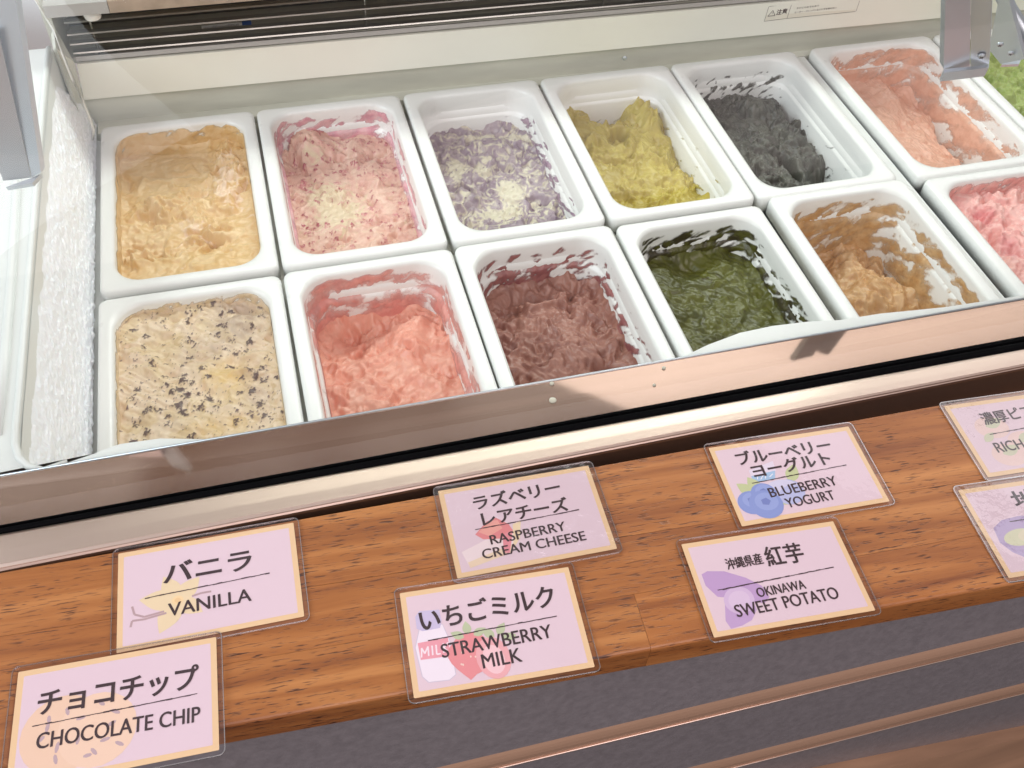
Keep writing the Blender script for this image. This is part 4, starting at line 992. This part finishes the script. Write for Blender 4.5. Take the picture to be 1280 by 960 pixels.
def art_blue(L2, poly):
    poly([L2(*p) for p in ((936, 588), (966, 576), (970, 588), (940, 598))], (230, 222, 236))
    poly([L2(*p) for p in ((939, 595), (969, 588), (969, 598), (943, 604))], (140, 190, 226))
    for a, b in (((947, 599), (947, 595)), ((951, 599), (954, 594)), ((957, 598), (957, 593)), ((962, 596), (966, 592))):
        for q in stroke([L2(*a), L2(*b)], .0006): poly(q, (240, 244, 250))
    for u, v, L_, an in ((944, 618, .014, 2.3), (950, 614, .013, 1.9), (972, 628, .015, .3), (988, 602, .016, 1.0)):
        x, y_ = L2(u, v); poly(leaf(x, y_, L_, .0045, an), (186, 204, 130))
    for q in stroke([L2(*p) for p in ((962, 608), (972, 602), (986, 600), (998, 604))], .0016): poly(q, (172, 186, 226))
    x, y_ = L2(978, 612); poly(disc(x, y_, .012, .008), (206, 210, 236)); x, y_ = L2(990, 618); poly(disc(x, y_, .010, .007, .3), (170, 184, 228))
    for u, v, r in ((940, 628, .0095), (955, 617, .0088), (958, 630, .0115)):
        x, y_ = L2(u, v); poly(disc(x, y_, r, r * .95), (104, 134, 206)); poly(disc(x + .001, y_ + .002, r * .7, r * .6), (122, 150, 216)); poly(disc(x + .0005, y_ + .002, r * .30, r * .26, 0, 5), (78, 104, 182))
def art_potato(L2, poly):
    a, b = L2(877, 718), L2(958, 750)
    poly([L2(*p) for p in ((877, 718), (884, 714), (905, 714), (932, 722), (952, 732), (962, 746), (956, 754), (940, 752), (920, 748), (897, 746), (882, 732))], (178, 140, 196))
    poly([L2(*p) for p in ((906, 752), (920, 742), (938, 744), (946, 762), (940, 775), (928, 782), (914, 786), (907, 776))], (182, 146, 200))
    x, y_ = L2(924, 750); poly(disc(x, y_, .0098, .0088, .4), (206, 178, 216)); poly(disc(x, y_, .0070, .0060, .4), (216, 192, 222))
def art_pist(L2, poly):
    for u, v in ((1240, 534), (1282, 552), (1262, 568)):
        x, y_ = L2(u, v); poly(disc(x, y_, .0125, .0095, -.1), (236, 204, 188)); poly(leaf(x - .004, y_ + .001, .016, .0042, .35), (196, 204, 158))
    x, y_ = L2(1232, 552); poly(leaf(x, y_, .012, .003, .6), (196, 204, 158))
def art_round(L2, poly):
    poly([L2(*p) for p in ((1242, 660), (1252, 650), (1272, 645), (1300, 642), (1320, 670), (1318, 695), (1290, 700), (1266, 690), (1250, 678))], (160, 140, 186))
    x, y_ = L2(1276, 671); poly(disc(x, y_, .012, .006, .1), (200, 206, 150))
    x, y_ = L2(1290, 668); poly(disc(x, y_, .010, .005, .1), (214, 210, 160))

card([(147, 692), (366, 653), (381, 770)], 'vanilla name card with a yellow flower, above the chocolate chip card',
     [('バニラ', (204, 731), (315, 711), 11.2, .014), ('VANILLA', (210, 771), (314, 751), 7.4)], [(181, 748), (337, 716)], art_vanilla)
card([(23, 841), (270, 797), (275, 938)], 'chocolate chip name card with a cookie drawing in the lower left corner',
     [('チョコチップ', (46, 897), (248, 862), 11.5, .014), ('CHOCOLATE CHIP', (45, 938), (250, 903), 7.6)], [(41, 909), (247, 868)], art_choco, lift=.0011)
card([(545, 614), (733, 582), (774, 685)], 'raspberry cream cheese name card with glare, above the strawberry milk card',
     [('ラズベリー', (594, 638), (702, 616), 8.4, .014), ('レアチーズ', (604, 658), (712, 638), 8.4, .014), ('RASPBERRY', (614, 681), (708, 663), 5.9), ('CREAM CHEESE', (604, 699), (733, 675), 5.9)], [(594, 662), (724, 637)], art_rasp, film='filmc')
card([(497, 742), (708, 709), (746, 833)], 'strawberry milk name card with a milk bottle and strawberries',
     [('いちごミルク', (527, 790), (696, 757), 11.2, .014), ('STRAWBERRY', (553, 823), (691, 797), 7.4), ('MILK', (604, 836), (653, 827), 7.4)], [(535, 801), (696, 770)], art_straw, lift=.0002)
card([(884, 560), (1059, 533), (1114, 626)], 'blueberry yogurt name card with blue berries, above the sweet potato card',
     [('ブルーベリー', (924, 582), (1041, 563), 8.6, .014), ('ヨーグルト', (944, 598), (1041, 580), 8.6, .014), ('BLUEBERRY', (964, 622), (1048, 606), 6.4), ('YOGURT', (985, 635), (1045, 624), 6.4)], [(940, 604), (1058, 581)], art_blue)
card([(848, 681), (1038, 652), (1098, 762)], 'Okinawa sweet potato name card with a purple potato drawing',
     [('沖縄県産', (910, 713), (955, 705), 6.2, .006), ('紅芋', (961, 709), (1008, 702), 11.0, .01), ('OKINAWA', (948, 747), (1008, 736), 5.4), ('SWEET POTATO', (922, 772), (1050, 748), 7.0)], [(897, 738), (1042, 709)], art_potato, lift=.0002)
card([(1183, 507), (1183 + 172, 507 - 24), (1183 + 172 + 58, 507 - 24 + 86)], 'rich pistachio name card cut off by the right edge of the photo',
     [('濃厚ピスタチオ', (1232, 532), (1232 + 110, 532 - 20), 8.6, .008), ('RICH PISTACHIO', (1248, 566), (1248 + 118, 566 - 19), 7.4)], [(1237, 543), (1237 + 110, 543 - 20)], art_pist, film='filmc')
card([(1202, 612), (1202 + 186, 612 - 27), (1202 + 186 + 66, 612 - 27 + 106)], 'name card with a round purple drawing at the right edge, below the pistachio card',
     [('地', (1272, 636), (1304, 631), 10.5, .01)], [(1262, 652), (1340, 640)], art_round, film='filmc')

# ------------------------------------------------------------------ warning label on the cream panel
pn = np.cross(PB1 - PB0, PT0 - PB0); pn /= np.linalg.norm(pn)
if pn[1] > 0: pn = -pn
wl = empty('warning_label', atplane(1015, 14, PB0, pn)); tag(wl, 'small printed warning label with a triangle on the cream panel', 'label')
wo = np.array(wl.location)
def PP(u, v, e=.0003): return atplane(u, v, PB0, pn) + pn * e - wo
def pribbon(pts, w_, V, F):
    for p, q in zip(pts, pts[1:]):
        a, b = PP(*p, .0004), PP(*q, .0004); d = b - a; d /= np.linalg.norm(d); s_ = np.cross(pn, d) * w_ / 2; n0 = len(V)
        V += [a + s_, a - s_, b - s_, b + s_]; F.append((n0, n0 + 1, n0 + 2, n0 + 3))
mesh('sticker', [PP(961, 8, .00015), PP(955, 26.5, .00015), PP(1068, 14, .00015), PP(1076, -4, .00015)], [(0, 1, 2, 3)], mat('sticker_white', (232, 230, 216), .35), wl)
V, F = [], []
pribbon([(961, 8), (955, 26.5), (983, 23), (1067, 14.5), (1070, 13.5), (1076, -4)], .0004, V, F); pribbon([(961, 8), (989.5, 4.8), (1076, -5)], .0004, V, F); pribbon([(989.5, 4.8), (983.5, 23)], .0004, V, F)
pribbon([(959.5, 20.3), (966, 12.8), (968.5, 19.2), (959.5, 20.3)], .0006, V, F); pribbon([(965.3, 15.2), (964.9, 17.4)], .0005, V, F)
mesh('label_lines', V, F, M['print'], wl)
def ptext(s, pl, pr, hh, bold=.01):
    me = text_mesh(s, bold); co = np.zeros(len(me.vertices) * 3, np.float32); me.vertices.foreach_get('co', co); co = co.reshape(-1, 3).astype(float)
    a, b = PP(*pl, .0004), PP(*pr, .0004); d = b - a; L_ = np.linalg.norm(d); d /= L_; up = np.cross(pn, d); up = up if up[2] > 0 else -up
    up = up + d * .10
    x0, x1, y0, y1 = co[:, 0].min(), co[:, 0].max(), co[:, 1].min(), co[:, 1].max()
    q = a + np.outer((co[:, 0] - x0) / (x1 - x0) * L_, d) + np.outer((co[:, 1] - y0) / (y1 - y0) * hh, up)
    me.vertices.foreach_set('co', q.astype(np.float32).ravel()); me.update(); link('lettering', me, M['print'], wl)
ptext('注意', (969.5, 18.8), (983, 17.0), .0068, .02)
ptext('やけどのおそれあり', (995, 11.4), (1023, 8.2), .0024)
ptext('ヒーター・ドレンパンなどに手を触れない', (993, 16.6), (1045, 10.6), .0024)
